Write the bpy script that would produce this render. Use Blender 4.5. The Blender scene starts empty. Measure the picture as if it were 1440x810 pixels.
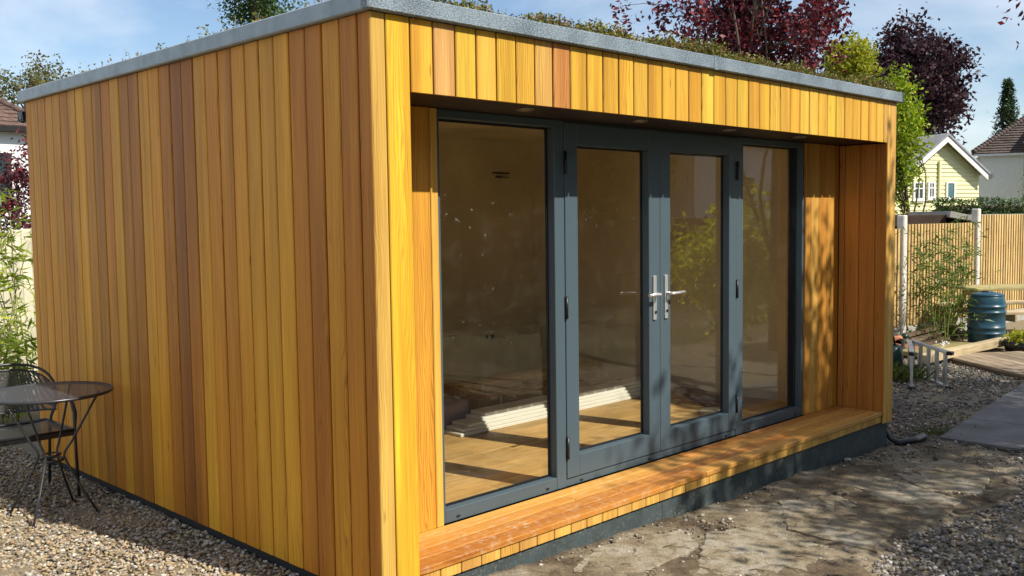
import bpy, math, random
import numpy as np
from mathutils import Vector, Matrix

# ------------------------------------------------------------------ camera
scene = bpy.context.scene
col = scene.collection
SUN_DIR = Vector((0.20, -1.0, 1.05)).normalized()          # towards the sun
cd = bpy.data.cameras.new('camera'); cam = bpy.data.objects.new('camera', cd); col.objects.link(cam)
cd.sensor_width = 36.0; cd.lens = 34.1; cd.clip_start = 0.05; cd.clip_end = 2000
yaw, pitch, roll = 0.7845, -0.0708, -0.0132
f_ = Vector((math.sin(yaw)*math.cos(pitch), math.cos(yaw)*math.cos(pitch), math.sin(pitch)))
r_ = Vector((math.cos(yaw), -math.sin(yaw), 0)); u_ = r_.cross(f_)
r2 = r_*math.cos(roll) + u_*math.sin(roll); u2 = -r_*math.sin(roll) + u_*math.cos(roll)
M = Matrix((r2, u2, -f_)).transposed().to_4x4(); M.translation = Vector((-2.40, -3.191, 1.656))
cam.matrix_world = M
scene.camera = cam

# ------------------------------------------------------------------ sky, sun, exposure
w = bpy.data.worlds.new('World'); scene.world = w; w.use_nodes = True
nt = w.node_tree; nt.nodes.clear()
wo = nt.nodes.new('ShaderNodeOutputWorld'); bg = nt.nodes.new('ShaderNodeBackground')
sky = nt.nodes.new('ShaderNodeTexSky'); sky.sky_type = 'NISHITA'; sky.sun_disc = False
sky.sun_elevation = math.asin(SUN_DIR.z); sky.sun_rotation = math.atan2(SUN_DIR.x, SUN_DIR.y)
sky.air_density = 1.0; sky.dust_density = 0.25; sky.ozone_density = 2.6
tc = nt.nodes.new('ShaderNodeTexCoord'); sep = nt.nodes.new('ShaderNodeSeparateXYZ')
nt.links.new(tc.outputs['Generated'], sep.inputs[0])
mx = nt.nodes.new('ShaderNodeMath'); mx.operation = 'ADD'; mx.inputs[1].default_value = 0.22
nt.links.new(sep.outputs['Z'], mx.inputs[0])
dx = nt.nodes.new('ShaderNodeMath'); dx.operation = 'DIVIDE'; nt.links.new(sep.outputs['X'], dx.inputs[0]); nt.links.new(mx.outputs[0], dx.inputs[1])
dy = nt.nodes.new('ShaderNodeMath'); dy.operation = 'DIVIDE'; nt.links.new(sep.outputs['Y'], dy.inputs[0]); nt.links.new(mx.outputs[0], dy.inputs[1])
cmb = nt.nodes.new('ShaderNodeCombineXYZ'); nt.links.new(dx.outputs[0], cmb.inputs[0]); nt.links.new(dy.outputs[0], cmb.inputs[1])
cn = nt.nodes.new('ShaderNodeTexNoise'); cn.inputs['Scale'].default_value = 0.75; cn.inputs['Detail'].default_value = 7; cn.inputs['Roughness'].default_value = 0.55; cn.inputs['Distortion'].default_value = 0.4
nt.links.new(cmb.outputs[0], cn.inputs['Vector'])
cr = nt.nodes.new('ShaderNodeValToRGB'); cr.color_ramp.elements[0].position = 0.38; cr.color_ramp.elements[1].position = 0.66
cr.color_ramp.elements[0].color = (0, 0, 0, 1); cr.color_ramp.elements[1].color = (0.85, 0.85, 0.85, 1)
nt.links.new(cn.outputs['Fac'], cr.inputs[0])
cm = nt.nodes.new('ShaderNodeMix'); cm.data_type = 'RGBA'; cm.inputs['B'].default_value = (8.2, 8.4, 8.8, 1)
nt.links.new(cr.outputs[0], cm.inputs['Factor']); nt.links.new(sky.outputs[0], cm.inputs['A'])
nt.links.new(cm.outputs['Result'], bg.inputs[0]); bg.inputs[1].default_value = 0.098
nt.links.new(bg.outputs[0], wo.inputs[0])
sd = bpy.data.lights.new('sun', 'SUN'); sd.energy = 5.0; sd.angle = math.radians(0.55); sd.color = (1.0, 0.93, 0.82)
sun = bpy.data.objects.new('sun', sd); col.objects.link(sun)
sun.rotation_euler = SUN_DIR.to_track_quat('Z', 'Y').to_euler()
scene.view_settings.view_transform = 'Standard'; scene.view_settings.look = 'None'
scene.view_settings.exposure = 0.50; scene.view_settings.gamma = 1.0; scene.view_settings.use_curve_mapping = False
scene.render.engine = 'CYCLES'
scene.cycles.max_bounces = 8; scene.cycles.transparent_max_bounces = 24; scene.cycles.diffuse_bounces = 4

rng = np.random.default_rng(7); random.seed(7)
PI = math.pi

# ------------------------------------------------------------------ material helpers
class NT:
    def __init__(s, name):
        s.m = bpy.data.materials.new(name); s.m.use_nodes = True; s.t = s.m.node_tree; s.t.nodes.clear()
        s.out = s.n('ShaderNodeOutputMaterial')
    def n(s, ty, **kw):
        nd = s.t.nodes.new(ty)
        for k, v in kw.items(): setattr(nd, k, v)
        return nd
    def L(s, a, b): s.t.links.new(a, b)
    def set(s, sock, v):
        if hasattr(v, 'is_output'): s.L(v, sock)
        elif isinstance(v, (tuple, list)) and len(v) == 3 and sock.type == 'RGBA': sock.default_value = (*v, 1)
        else: sock.default_value = v
    def math(s, op, a, b=0.0, clamp=False):
        nd = s.n('ShaderNodeMath', operation=op, use_clamp=clamp); s.set(nd.inputs[0], a); s.set(nd.inputs[1], b); return nd.outputs[0]
    def mix(s, f, a, b, blend='MIX'):
        nd = s.n('ShaderNodeMix', data_type='RGBA', blend_type=blend); s.set(nd.inputs['Factor'], f); s.set(nd.inputs['A'], a); s.set(nd.inputs['B'], b); return nd.outputs['Result']
    def coord(s, kind='Object'): return s.n('ShaderNodeTexCoord').outputs[kind]
    def pos(s): return s.n('ShaderNodeNewGeometry').outputs['Position']
    def map(s, v, scale=(1, 1, 1), loc=None):
        nd = s.n('ShaderNodeMapping'); s.L(v, nd.inputs[0]); nd.inputs['Scale'].default_value = scale
        if loc is not None: s.set(nd.inputs['Location'], loc)
        return nd.outputs[0]
    def noise(s, v, scale, detail=3, rough=0.55, dist=0.0):
        nd = s.n('ShaderNodeTexNoise'); s.L(v, nd.inputs['Vector']); nd.inputs['Scale'].default_value = scale; nd.inputs['Detail'].default_value = detail
        nd.inputs['Roughness'].default_value = rough; nd.inputs['Distortion'].default_value = dist; return nd.outputs['Fac']
    def ramp(s, f, stops):
        nd = s.n('ShaderNodeValToRGB'); s.set(nd.inputs[0], f); e = nd.color_ramp.elements
        while len(e) < len(stops): e.new(0.5)
        for i, (p, c) in enumerate(stops):
            e[i].position = p; e[i].color = (*c, 1) if isinstance(c, tuple) else (c, c, c, 1)
        return nd.outputs[0]
    def rmap(s, f, a, b, c, d):
        nd = s.n('ShaderNodeMapRange'); s.set(nd.inputs[0], f)
        for i, v in enumerate((a, b, c, d)): nd.inputs[i+1].default_value = v
        return nd.outputs[0]
    def bump(s, h, strength=0.3, dist=0.01):
        nd = s.n('ShaderNodeBump'); nd.inputs['Strength'].default_value = strength; nd.inputs['Distance'].default_value = dist; s.L(h, nd.inputs['Height']); return nd.outputs[0]
    def bsdf(s, color, rough=0.6, metal=0.0, spec=0.4, normal=None):
        nd = s.n('ShaderNodeBsdfPrincipled'); s.set(nd.inputs['Base Color'], color); s.set(nd.inputs['Roughness'], rough); s.set(nd.inputs['Metallic'], metal)
        nd.inputs['Specular IOR Level'].default_value = spec
        if normal is not None: s.L(normal, nd.inputs['Normal'])
        return nd.outputs[0]
    def done(s, sh): s.L(sh, s.out.inputs[0]); return s.m

def mat_cedar(name, rough=0.5, wear=0.0):
    t = NT(name); oi = t.n('ShaderNodeObjectInfo'); c = t.coord()
    off = t.math('MULTIPLY', oi.outputs['Random'], 53.0)
    cb = t.n('ShaderNodeCombineXYZ')
    for i in range(3): t.L(off, cb.inputs[i])
    v0 = t.n('ShaderNodeVectorMath', operation='ADD'); t.L(c, v0.inputs[0]); t.L(cb.outputs[0], v0.inputs[1]); v = v0.outputs[0]
    warp = t.noise(t.map(v, (7, 7, 0.9)), 1.0, 3)
    fine = t.noise(t.map(v, (130, 130, 3.0)), 1.0, 3, 0.6)
    broad = t.noise(t.map(v, (13, 13, 0.5)), 1.0, 2)
    sx = t.n('ShaderNodeSeparateXYZ'); t.L(v, sx.inputs[0])
    ph = t.math('ADD', t.math('MULTIPLY', sx.outputs[0], 560.0), t.math('MULTIPLY', warp, 85.0))
    ring = t.math('POWER', t.rmap(t.math('SINE', ph), -1, 1, 0, 1), 3.0)
    ramt = t.rmap(t.noise(t.map(v, (4, 4, 0.3)), 1.0, 1), .42, .62, 0.05, 1.0)
    base = oi.outputs['Color']
    k = t.math('MULTIPLY', t.rmap(fine, 0.25, 0.75, 0.80, 1.12), t.rmap(broad, 0.3, 0.7, 0.80, 1.14))
    k = t.math('MULTIPLY', k, t.math('SUBTRACT', 1.0, t.math('MULTIPLY', t.math('MULTIPLY', ring, ramt), 0.33)))
    kk = t.n('ShaderNodeCombineXYZ'); t.L(k, kk.inputs[0]); t.L(t.math('POWER', k, 1.35), kk.inputs[1]); t.L(t.math('POWER', k, 1.6), kk.inputs[2])
    colr = t.mix(1.0, base, kk.outputs[0], 'MULTIPLY')
    # knots and small blemishes
    kn = t.n('ShaderNodeTexVoronoi'); t.L(t.map(v, (9, 9, 1.7)), kn.inputs['Vector']); kn.inputs['Scale'].default_value = 1.0
    spot = t.rmap(kn.outputs['Distance'], 0.03, 0.07, 0.55, 0.0)
    colr = t.mix(spot, colr, (0.10, 0.035, 0.01))
    if wear:
        d = t.noise(t.map(t.pos(), (1, 1, 1)), 26.0, 6, 0.7); d2 = t.noise(t.pos(), 1.9, 3)
        colr = t.mix(t.math('MULTIPLY', t.rmap(d, 0.5, 0.75, 0.0, wear), t.rmap(d2, .35, .65, .25, 1)), colr, (0.55, 0.43, 0.28))
    nrm = t.bump(t.math('ADD', fine, t.math('MULTIPLY', ring, 0.4)), 0.25, 0.002)
    return t.done(t.bsdf(colr, t.rmap(fine, 0.2, 0.8, rough+0.1, rough-0.08), 0, 0.35, nrm))

def mat_plain(name, color, rough=0.6, metal=0.0, var=0.12, scale=6.0, bump=0.0, bscale=80.0, spec=0.4, use_pos=True):
    t = NT(name); c = t.pos() if use_pos else t.coord()
    nz = t.noise(c, scale, 4); k = t.rmap(nz, 0.25, 0.75, 1-var, 1+var)
    colr = t.mix(1.0, color, k, 'MULTIPLY')
    nrm = t.bump(t.noise(c, bscale, 4, 0.6), bump, 0.004) if bump else None
    return t.done(t.bsdf(colr, t.rmap(nz, .3, .7, rough*1.1, rough*0.9), metal, spec, nrm))

def mat_leaf(name, stops, trans=0.35, rough=0.5, spec=0.35, tint=(1.0, 1.0, 0.6)):
    t = NT(name); g = t.n('ShaderNodeNewGeometry')
    colr = t.ramp(g.outputs['Random Per Island'], stops)
    nz = t.noise(g.outputs['Position'], 1.6, 2); colr = t.mix(1.0, colr, t.rmap(nz, .3, .7, .75, 1.25), 'MULTIPLY')
    p = t.bsdf(colr, rough, 0, spec)
    tr = t.n('ShaderNodeBsdfTranslucent'); t.L(t.mix(1.0, colr, tint, 'MULTIPLY'), tr.inputs[0])
    mxs = t.n('ShaderNodeMixShader'); mxs.inputs[0].default_value = trans; t.L(p, mxs.inputs[1]); t.L(tr.outputs[0], mxs.inputs[2])
    return t.done(mxs.outputs[0])

def mat_glass(name, tint=(0.94, 0.94, 0.91)):
    t = NT(name); tr = t.n('ShaderNodeBsdfTransparent'); tr.inputs[0].default_value = (*tint, 1)
    gl = t.n('ShaderNodeBsdfGlossy'); gl.inputs['Roughness'].default_value = 0.0; gl.inputs['Color'].default_value = (0.95, 0.97, 1, 1)
    lw_ = t.n('ShaderNodeLayerWeight'); lw_.inputs[0].default_value = 0.5
    fr = t.math('ADD', 0.066, t.math('MULTIPLY', t.math('POWER', lw_.outputs['Facing'], 5.0), 0.934))
    ms = t.n('ShaderNodeMixShader'); t.L(fr, ms.inputs[0]); t.L(tr.outputs[0], ms.inputs[1]); t.L(gl.outputs[0], ms.inputs[2])
    # thin dust smears, plus white specks painted in for sky reflected through leaves
    c = t.pos(); a = t.noise(c, 9.0, 6, 0.7); b = t.noise(t.map(c, (70, 70, 22)), 1.0, 2); b2 = t.noise(c, 2.2, 2)
    dirt = t.math('ADD', t.rmap(a, 0.5, 0.8, 0.0, 0.014), t.math('MULTIPLY', t.rmap(b, 0.74, 0.78, 0, 0.5), t.rmap(b2, .45, .6, 0, 1)))
    df = t.n('ShaderNodeBsdfDiffuse'); df.inputs[0].default_value = (0.6, 0.58, 0.5, 1)
    m2 = t.n('ShaderNodeMixShader'); t.L(dirt, m2.inputs[0]); t.L(ms.outputs[0], m2.inputs[1]); t.L(df.outputs[0], m2.inputs[2])
    return t.done(m2.outputs[0])

def mat_mesh(name, cell=0.011):
    # punched steel sheet: fine holes
    t = NT(name); c = t.coord(); s_ = t.n('ShaderNodeSeparateXYZ'); t.L(t.map(c, (1/cell, 1/cell, 1/cell)), s_.inputs[0])
    a = t.math('ABSOLUTE', t.math('SUBTRACT', t.math('FRACT', t.math('ADD', s_.outputs[0], s_.outputs[1])), 0.5))
    b = t.math('ABSOLUTE', t.math('SUBTRACT', t.math('FRACT', t.math('SUBTRACT', t.math('ADD', s_.outputs[0], s_.outputs[2]), s_.outputs[1])), 0.5))
    hole = t.math('MULTIPLY', t.math('LESS_THAN', a, 0.26), t.math('LESS_THAN', b, 0.26))
    p = t.bsdf((0.06, 0.06, 0.065), 0.45, 0.2, 0.5); tr = t.n('ShaderNodeBsdfTransparent')
    ms = t.n('ShaderNodeMixShader'); t.L(hole, ms.inputs[0]); t.L(p, ms.inputs[1]); t.L(tr.outputs[0], ms.inputs[2])
    return t.done(ms.outputs[0])

def mat_trim():
    t = NT('speckled_roof_trim'); c = t.coord(); n1 = t.noise(t.map(c, (1, 1, 2.2)), 95.0, 4, .75); n2 = t.noise(c, 4.0, 4)
    k = t.math('ADD', t.rmap(n1, .40, .58, 0, 1), t.rmap(n2, .3, .7, -.3, .3), True)
    colr = t.mix(k, (0.055, 0.075, 0.095), (0.26, 0.325, 0.375))
    return t.done(t.bsdf(colr, 0.35, 0, 0.5, t.bump(n1, .5, .004)))
def mat_stone(name, stops):
    t = NT(name); g = t.n('ShaderNodeNewGeometry'); colr = t.ramp(g.outputs['Random Per Island'], stops)
    nz = t.noise(g.outputs['Position'], 120.0, 3); colr = t.mix(1.0, colr, t.rmap(nz, .3, .7, .7, 1.2), 'MULTIPLY')
    return t.done(t.bsdf(colr, 0.75, 0, 0.3))

def mat_ground():
    t = NT('garden_ground'); g = t.n('ShaderNodeNewGeometry'); P = g.outputs['Position']
    at = t.n('ShaderNodeAttribute', attribute_name='dirt'); dirt = at.outputs['Fac']
    at2 = t.n('ShaderNodeAttribute', attribute_name='lawn'); lawn = at2.outputs['Fac']
    n1 = t.noise(P, 2.3, 6, 0.6); n2 = t.noise(P, 14.0, 5, 0.65); n3 = t.noise(P, 70.0, 4, 0.7)
    sand = t.ramp(n1, [(0.30, (0.055, 0.040, 0.027)), (0.43, (0.125, 0.096, 0.062)), (0.56, (0.20, 0.165, 0.112)), (0.72, (0.28, 0.255, 0.20))])
    sand = t.mix(1.0, sand, t.rmap(n2, .3, .7, .6, 1.3), 'MULTIPLY'); sand = t.mix(1.0, sand, t.rmap(n3, .3, .7, .55, 1.35), 'MULTIPLY')
    bed = t.ramp(n3, [(0.3, (0.12, 0.098, 0.066)), (0.7, (0.30, 0.245, 0.165))])
    grass = t.ramp(n2, [(0.3, (0.045, 0.046, 0.018)), (0.7, (0.10, 0.092, 0.042))])
    colr = t.mix(dirt, bed, sand); colr = t.mix(lawn, colr, grass)
    h = t.math('ADD', t.math('MULTIPLY', n2, 0.7), t.math('MULTIPLY', n3, 0.35))
    return t.done(t.bsdf(colr, 0.9, 0, 0.15, t.bump(h, 0.55, 0.02)))

def mat_tiles(name, a, b, sc=(5, 5, 5)):
    t = NT(name); P = t.pos(); n1 = t.noise(P, 9.0, 4, .7); n2 = t.noise(P, 0.8, 3)
    colr = t.mix(t.rmap(n1, .3, .7, 0, 1), a, b); colr = t.mix(1.0, colr, t.rmap(n2, .3, .7, .75, 1.2), 'MULTIPLY')
    return t.done(t.bsdf(colr, 0.85, 0, 0.2, t.bump(n1, .3, .02)))

def mat_wood(name, a, b, rough=0.7, scale=(40, 40, 3)):
    # weathered or raw timber, grain along the local X axis
    t = NT(name); oi = t.n('ShaderNodeObjectInfo'); off = t.math('MULTIPLY', oi.outputs['Random'], 31.0)
    cb = t.n('ShaderNodeCombineXYZ')
    for i in range(3): t.L(off, cb.inputs[i])
    v0 = t.n('ShaderNodeVectorMath', operation='ADD'); t.L(t.coord(), v0.inputs[0]); t.L(cb.outputs[0], v0.inputs[1])
    f1 = t.noise(t.map(v0.outputs[0], (scale[2], scale[0], scale[1])), 1.0, 4, .65); f2 = t.noise(v0.outputs[0], 2.5, 3)
    colr = t.mix(t.rmap(f1, .3, .7, 0, 1), a, b); colr = t.mix(1.0, colr, t.rmap(f2, .3, .7, .75, 1.2), 'MULTIPLY')
    colr = t.mix(1.0, colr, t.rmap(oi.outputs['Random'], 0, 1, .82, 1.15), 'MULTIPLY')
    return t.done(t.bsdf(colr, rough, 0, 0.25, t.bump(f1, .3, .003)))

MT = {}
MT['cedar'] = mat_cedar('cedar'); MT['cedar_deck'] = mat_cedar('cedar_deck', 0.5, 0.85)
MT['frame'] = mat_plain('slate_grey_frame', (0.062, 0.092, 0.112), 0.38, 0, 0.05, 4, 0.05, 300)
def mat_plinth():
    t = NT('dark_slate_plinth'); P = t.pos(); n1 = t.noise(P, 9.0, 6, .7); n2 = t.noise(P, 60.0, 4, .7); n3 = t.noise(t.map(P, (2.5, 2.5, 9)), 1.0, 4)
    colr = t.mix(1.0, (0.050, 0.068, 0.072), t.rmap(n1, .3, .7, .7, 1.3), 'MULTIPLY')
    colr = t.mix(t.math('MULTIPLY', t.rmap(n2, .52, .70, 0, .75), t.rmap(n3, .42, .62, 0, 1)), colr, (0.25, 0.215, 0.16))
    return t.done(t.bsdf(colr, .6, 0, .3, t.bump(n2, .25, .004)))
MT['plinth'] = mat_plinth()
MT['membrane'] = mat_plain('black_membrane', (0.012, 0.012, 0.013), 0.6)
MT['gap'] = mat_plain('gap_shade_core', (0.016, 0.007, 0.003), 0.9)  # near-black wall core, darkened so the shade between boards reads
MT['fascia'] = mat_plain('grey_roof_trim', (0.27, 0.33, 0.37), 0.38, 0.0, 0.18, 11, 0.55, 70)
MT['trim'] = mat_trim()
MT['glass'] = mat_glass('window_glass')
MT['chrome'] = mat_plain('satin_chrome', (0.80, 0.80, 0.79), 0.28, 0.75, 0.03)
MT['black'] = mat_plain('black_plastic', (0.012, 0.012, 0.013), 0.4)
MT['plaster'] = mat_plain('bare_plaster', (0.80, 0.72, 0.54), 0.95, 0, 0.18, 1.6, 0.1, 40, 0.1)
MT['floor'] = mat_wood('chipboard_floor', (0.44, 0.25, 0.085), (0.62, 0.42, 0.17), .5, (60, 60, 4))
MT['white'] = mat_plain('white_paint', (0.78, 0.78, 0.74), 0.5, 0, 0.04)
MT['steel'] = mat_plain('black_steel', (0.055, 0.055, 0.06), 0.32, 0.5, 0.1)
MT['mesh'] = mat_mesh('punched_steel_mesh', 0.014)
MT['concrete'] = mat_plain('concrete', (0.36, 0.345, 0.31), 0.9, 0, 0.22, 5, 0.3, 50, 0.2)
MT['postwhite'] = mat_plain('pale_concrete_post', (0.60, 0.58, 0.53), 0.85, 0, 0.15, 6, 0.2, 50, 0.2)
MT['slab'] = mat_plain('paving_slab', (0.155, 0.15, 0.145), 0.85, 0, 0.28, 3.2, 0.35, 45, 0.2)
MT['slat'] = mat_wood('new_fence_slat', (0.44, 0.29, 0.11), (0.60, 0.43, 0.19), .7, (3, 3, 40))
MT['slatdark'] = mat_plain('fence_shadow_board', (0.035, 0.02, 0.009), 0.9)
MT['oldwood'] = mat_wood('weathered_deck', (0.16, 0.115, 0.07), (0.34, 0.27, 0.19))
MT['newwood'] = mat_wood('raw_pine', (0.36, 0.28, 0.16), (0.50, 0.41, 0.26))
MT['packwood'] = mat_wood('packed_timber', (0.36, 0.21, 0.06), (0.54, 0.35, 0.12))
MT['palewood'] = mat_wood('pale_fence_board', (0.47, 0.44, 0.31), (0.60, 0.57, 0.44), .8, (4, 4, 30))
MT['darkwood'] = mat_wood('old_dark_timber', (0.05, 0.035, 0.022), (0.14, 0.10, 0.06))
MT['alu'] = mat_plain('aluminium', (0.62, 0.64, 0.66), 0.35, 0.9, 0.08)
MT['butt'] = mat_plain('blue_green_plastic', (0.016, 0.062, 0.095), 0.33, 0, 0.12, 5, 0.04, 200)
MT['canplastic'] = mat_plain('dark_green_plastic', (0.012, 0.05, 0.038), 0.35)
MT['yellowboard'] = mat_plain('pale_yellow_weatherboard', (0.74, 0.71, 0.40), 0.7, 0, 0.05)
MT['render'] = mat_plain('white_render', (0.70, 0.72, 0.74), 0.85, 0, 0.06)
MT['brownTile'] = mat_tiles('brown_roof_tile', (0.055, 0.045, 0.042), (0.14, 0.11, 0.098))
MT['redTile'] = mat_tiles('red_brown_roof_tile', (0.085, 0.055, 0.045), (0.17, 0.115, 0.095))
MT['terracotta'] = mat_tiles('terracotta', (0.32, 0.12, 0.065), (0.42, 0.2, 0.12))
MT['slateroof'] = mat_tiles('grey_felt_roof', (0.22, 0.23, 0.24), (0.36, 0.37, 0.38))
MT['shedwood'] = mat_plain('dark_brown_shed', (0.055, 0.032, 0.02), 0.8, 0, 0.2)
MT['darkpane'] = mat_plain('far_window_glass', (0.03, 0.045, 0.05), 0.08, 0, 0.1, 2, spec=0.8)
MT['tealpane'] = mat_plain('teal_window_glass', (0.07, 0.16, 0.17), 0.1, 0, 0.1, 2, spec=0.8)
MT['bark'] = mat_plain('bark', (0.10, 0.075, 0.055), 0.9, 0, 0.3, 14, 0.4, 40)
MT['culm'] = mat_plain('bamboo_cane', (0.22, 0.24, 0.07), 0.5, 0, 0.2)
MT['mauve'] = mat_plain('mauve_wrap', (0.21, 0.15, 0.19), 0.5)
MT['card'] = mat_plain('brown_card', (0.22, 0.125, 0.06), 0.85)
MT['ply'] = mat_plain('grey_board', (0.34, 0.31, 0.23), 0.8)
MT['soil'] = mat_plain('sedum_substrate', (0.06, 0.045, 0.028), 0.95, 0, 0.3, 20, .5, 60)
MT['lamp'] = mat_plain('brushed_nickel', (0.22, 0.20, 0.18), 0.4, 0.8)
MT['greenstain'] = mat_wood('tanalised_timber', (0.22, 0.19, 0.075), (0.36, 0.31, 0.14))
def mat_wornslab():
    t = NT('worn_paving_slab'); P = t.pos(); n1 = t.noise(P, 3.1, 6, .65); n2 = t.noise(P, 17.0, 5, .7); n3 = t.noise(P, 110.0, 3, .7)
    colr = t.ramp(n1, [(0.32, (0.15, 0.118, 0.078)), (0.46, (0.25, 0.21, 0.142)), (0.60, (0.32, 0.29, 0.23)), (0.75, (0.27, 0.255, 0.22))])
    colr = t.mix(t.rmap(n2, .50, .66, 0, .8), colr, (0.13, 0.095, 0.055)); colr = t.mix(1.0, colr, t.rmap(n3, .3, .7, .6, 1.3), 'MULTIPLY')
    return t.done(t.bsdf(colr, .9, 0, .15, t.bump(t.math('ADD', n2, n3), .5, .008)))
MT['wornslab'] = mat_wornslab()
MT['ground'] = mat_ground()
MT['gravel'] = mat_stone('mixed_gravel', [(0.0, (0.10, 0.09, 0.075)), (0.18, (0.30, 0.22, 0.12)), (0.36, (0.42, 0.33, 0.19)), (0.52, (0.22, 0.20, 0.17)), (0.68, (0.50, 0.43, 0.30)), (0.80, (0.28, 0.17, 0.10)), (0.9, (0.36, 0.34, 0.31)), (1.0, (0.60, 0.57, 0.50))])
MT['shadegravel'] = mat_stone('shade_toned_gravel', [(0.0, (0.07, 0.065, 0.06)), (0.2, (0.20, 0.17, 0.13)), (0.4, (0.15, 0.145, 0.14)), (0.6, (0.28, 0.25, 0.21)), (0.75, (0.11, 0.10, 0.095)), (0.9, (0.33, 0.31, 0.28)), (1.0, (0.5, 0.48, 0.44))])  # gravel copy greyed and darkened for the shaded right side
MT['rubble'] = mat_stone('loose_rubble', [(0.0, (0.07, 0.06, 0.05)), (0.5, (0.22, 0.18, 0.13)), (0.8, (0.32, 0.28, 0.22)), (1.0, (0.5, 0.48, 0.44))])
MT['purple'] = mat_leaf('purple_leaf', [(0, (0.035, 0.014, 0.024)), (0.45, (0.085, 0.026, 0.042)), (0.8, (0.17, 0.032, 0.042)), (1, (0.28, 0.05, 0.05))], 0.28, .5, .25, (1.0, .35, .35))
MT['copper'] = mat_leaf('copper_beech_leaf', [(0, (0.020, 0.010, 0.016)), (0.5, (0.045, 0.022, 0.030)), (1, (0.075, 0.04, 0.045))], 0.2, .55, .2, (1, .5, .5))
MT['lime'] = mat_leaf('lime_green_leaf', [(0, (0.13, 0.20, 0.015)), (0.5, (0.27, 0.36, 0.025)), (0.9, (0.38, 0.46, 0.03)), (1, (0.5, 0.45, 0.03))], 0.45, .5, .3, (1, 1.1, .4))
MT['yellowgreen'] = mat_leaf('yellow_green_leaf', [(0, (0.16, 0.22, 0.02)), (0.6, (0.35, 0.36, 0.03)), (1, (0.5, 0.45, 0.04))], 0.45, .5, .3, (1, 1.0, .4))
MT['glowleaf'] = mat_leaf('thin_yellow_leaf', [(0, (0.20, 0.26, 0.02)), (0.6, (0.40, 0.42, 0.03)), (1, (0.55, 0.5, 0.04))], 0.68, .5, .3, (1.3, 1.3, .5))
MT['midgreen'] = mat_leaf('mid_green_leaf', [(0, (0.03, 0.065, 0.015)), (0.6, (0.06, 0.12, 0.025)), (1, (0.12, 0.19, 0.05))], 0.35)
MT['olive'] = mat_leaf('spring_olive_leaf', [(0, (0.07, 0.075, 0.025)), (0.6, (0.13, 0.135, 0.045)), (1, (0.21, 0.19, 0.075))], 0.35)
MT['darkgreen'] = mat_leaf('dark_evergreen_leaf', [(0, (0.012, 0.03, 0.012)), (0.6, (0.03, 0.06, 0.018)), (1, (0.06, 0.10, 0.03))], 0.2)
MT['bambooleaf'] = mat_leaf('bamboo_leaf', [(0, (0.09, 0.15, 0.015)), (0.5, (0.24, 0.32, 0.03)), (1, (0.46, 0.48, 0.07))], 0.45, .45, .4, (1, 1.05, .4))
MT['greenbamboo'] = mat_leaf('green_bamboo_leaf', [(0, (0.03, 0.07, 0.012)), (0.5, (0.08, 0.15, 0.025)), (1, (0.20, 0.28, 0.06))], 0.4, .45, .4, (1, 1.05, .4))
MT['sedum'] = mat_leaf('sedum_leaf', [(0, (0.09, 0.10, 0.025)), (0.45, (0.17, 0.20, 0.035)), (0.7, (0.28, 0.27, 0.05)), (0.85, (0.20, 0.075, 0.04)), (1, (0.32, 0.16, 0.09))], 0.25)
MT['grass'] = mat_leaf('grass_blade', [(0, (0.05, 0.075, 0.015)), (0.6, (0.11, 0.15, 0.035)), (1, (0.26, 0.26, 0.09))], 0.35)
MT['flower'] = mat_plain('white_petal', (0.75, 0.74, 0.68), 0.7)

# ------------------------------------------------------------------ object helpers
def link(name, me, mat=None, parent=None, loc=None, rot=None, smooth=False):
    o = bpy.data.objects.new(name, me); col.objects.link(o)
    if mat is not None and me is not None and not me.materials: me.materials.append(MT[mat] if isinstance(mat, str) else mat)
    if parent is not None: o.parent = parent
    if loc is not None: o.location = loc
    if rot is not None: o.rotation_euler = rot
    return o
def tag(o, label, cat=None, group=None, kind=None):
    o['label'] = label
    if cat: o['category'] = cat
    if group: o['group'] = group
    if kind: o['kind'] = kind
    return o
def empty(name, loc=(0, 0, 0), rz=0.0):
    o = bpy.data.objects.new(name, None); col.objects.link(o); o.location = loc; o.rotation_euler = (0, 0, rz); o.empty_display_size = 0.2
    return o
def fast_mesh(name, V, F, smooth=False):
    # V (n,3), F (m,k) all faces of one size
    me = bpy.data.meshes.new(name); V = np.asarray(V, np.float32); F = np.asarray(F, np.int32); m, k = F.shape
    me.vertices.add(len(V)); me.vertices.foreach_set('co', V.ravel())
    me.loops.add(m*k); me.loops.foreach_set('vertex_index', F.ravel())
    me.polygons.add(m); me.polygons.foreach_set('loop_start', np.arange(0, m*k, k, dtype=np.int32))
    if smooth: me.polygons.foreach_set('use_smooth', np.ones(m, bool))
    me.update(calc_edges=True); return me

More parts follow.
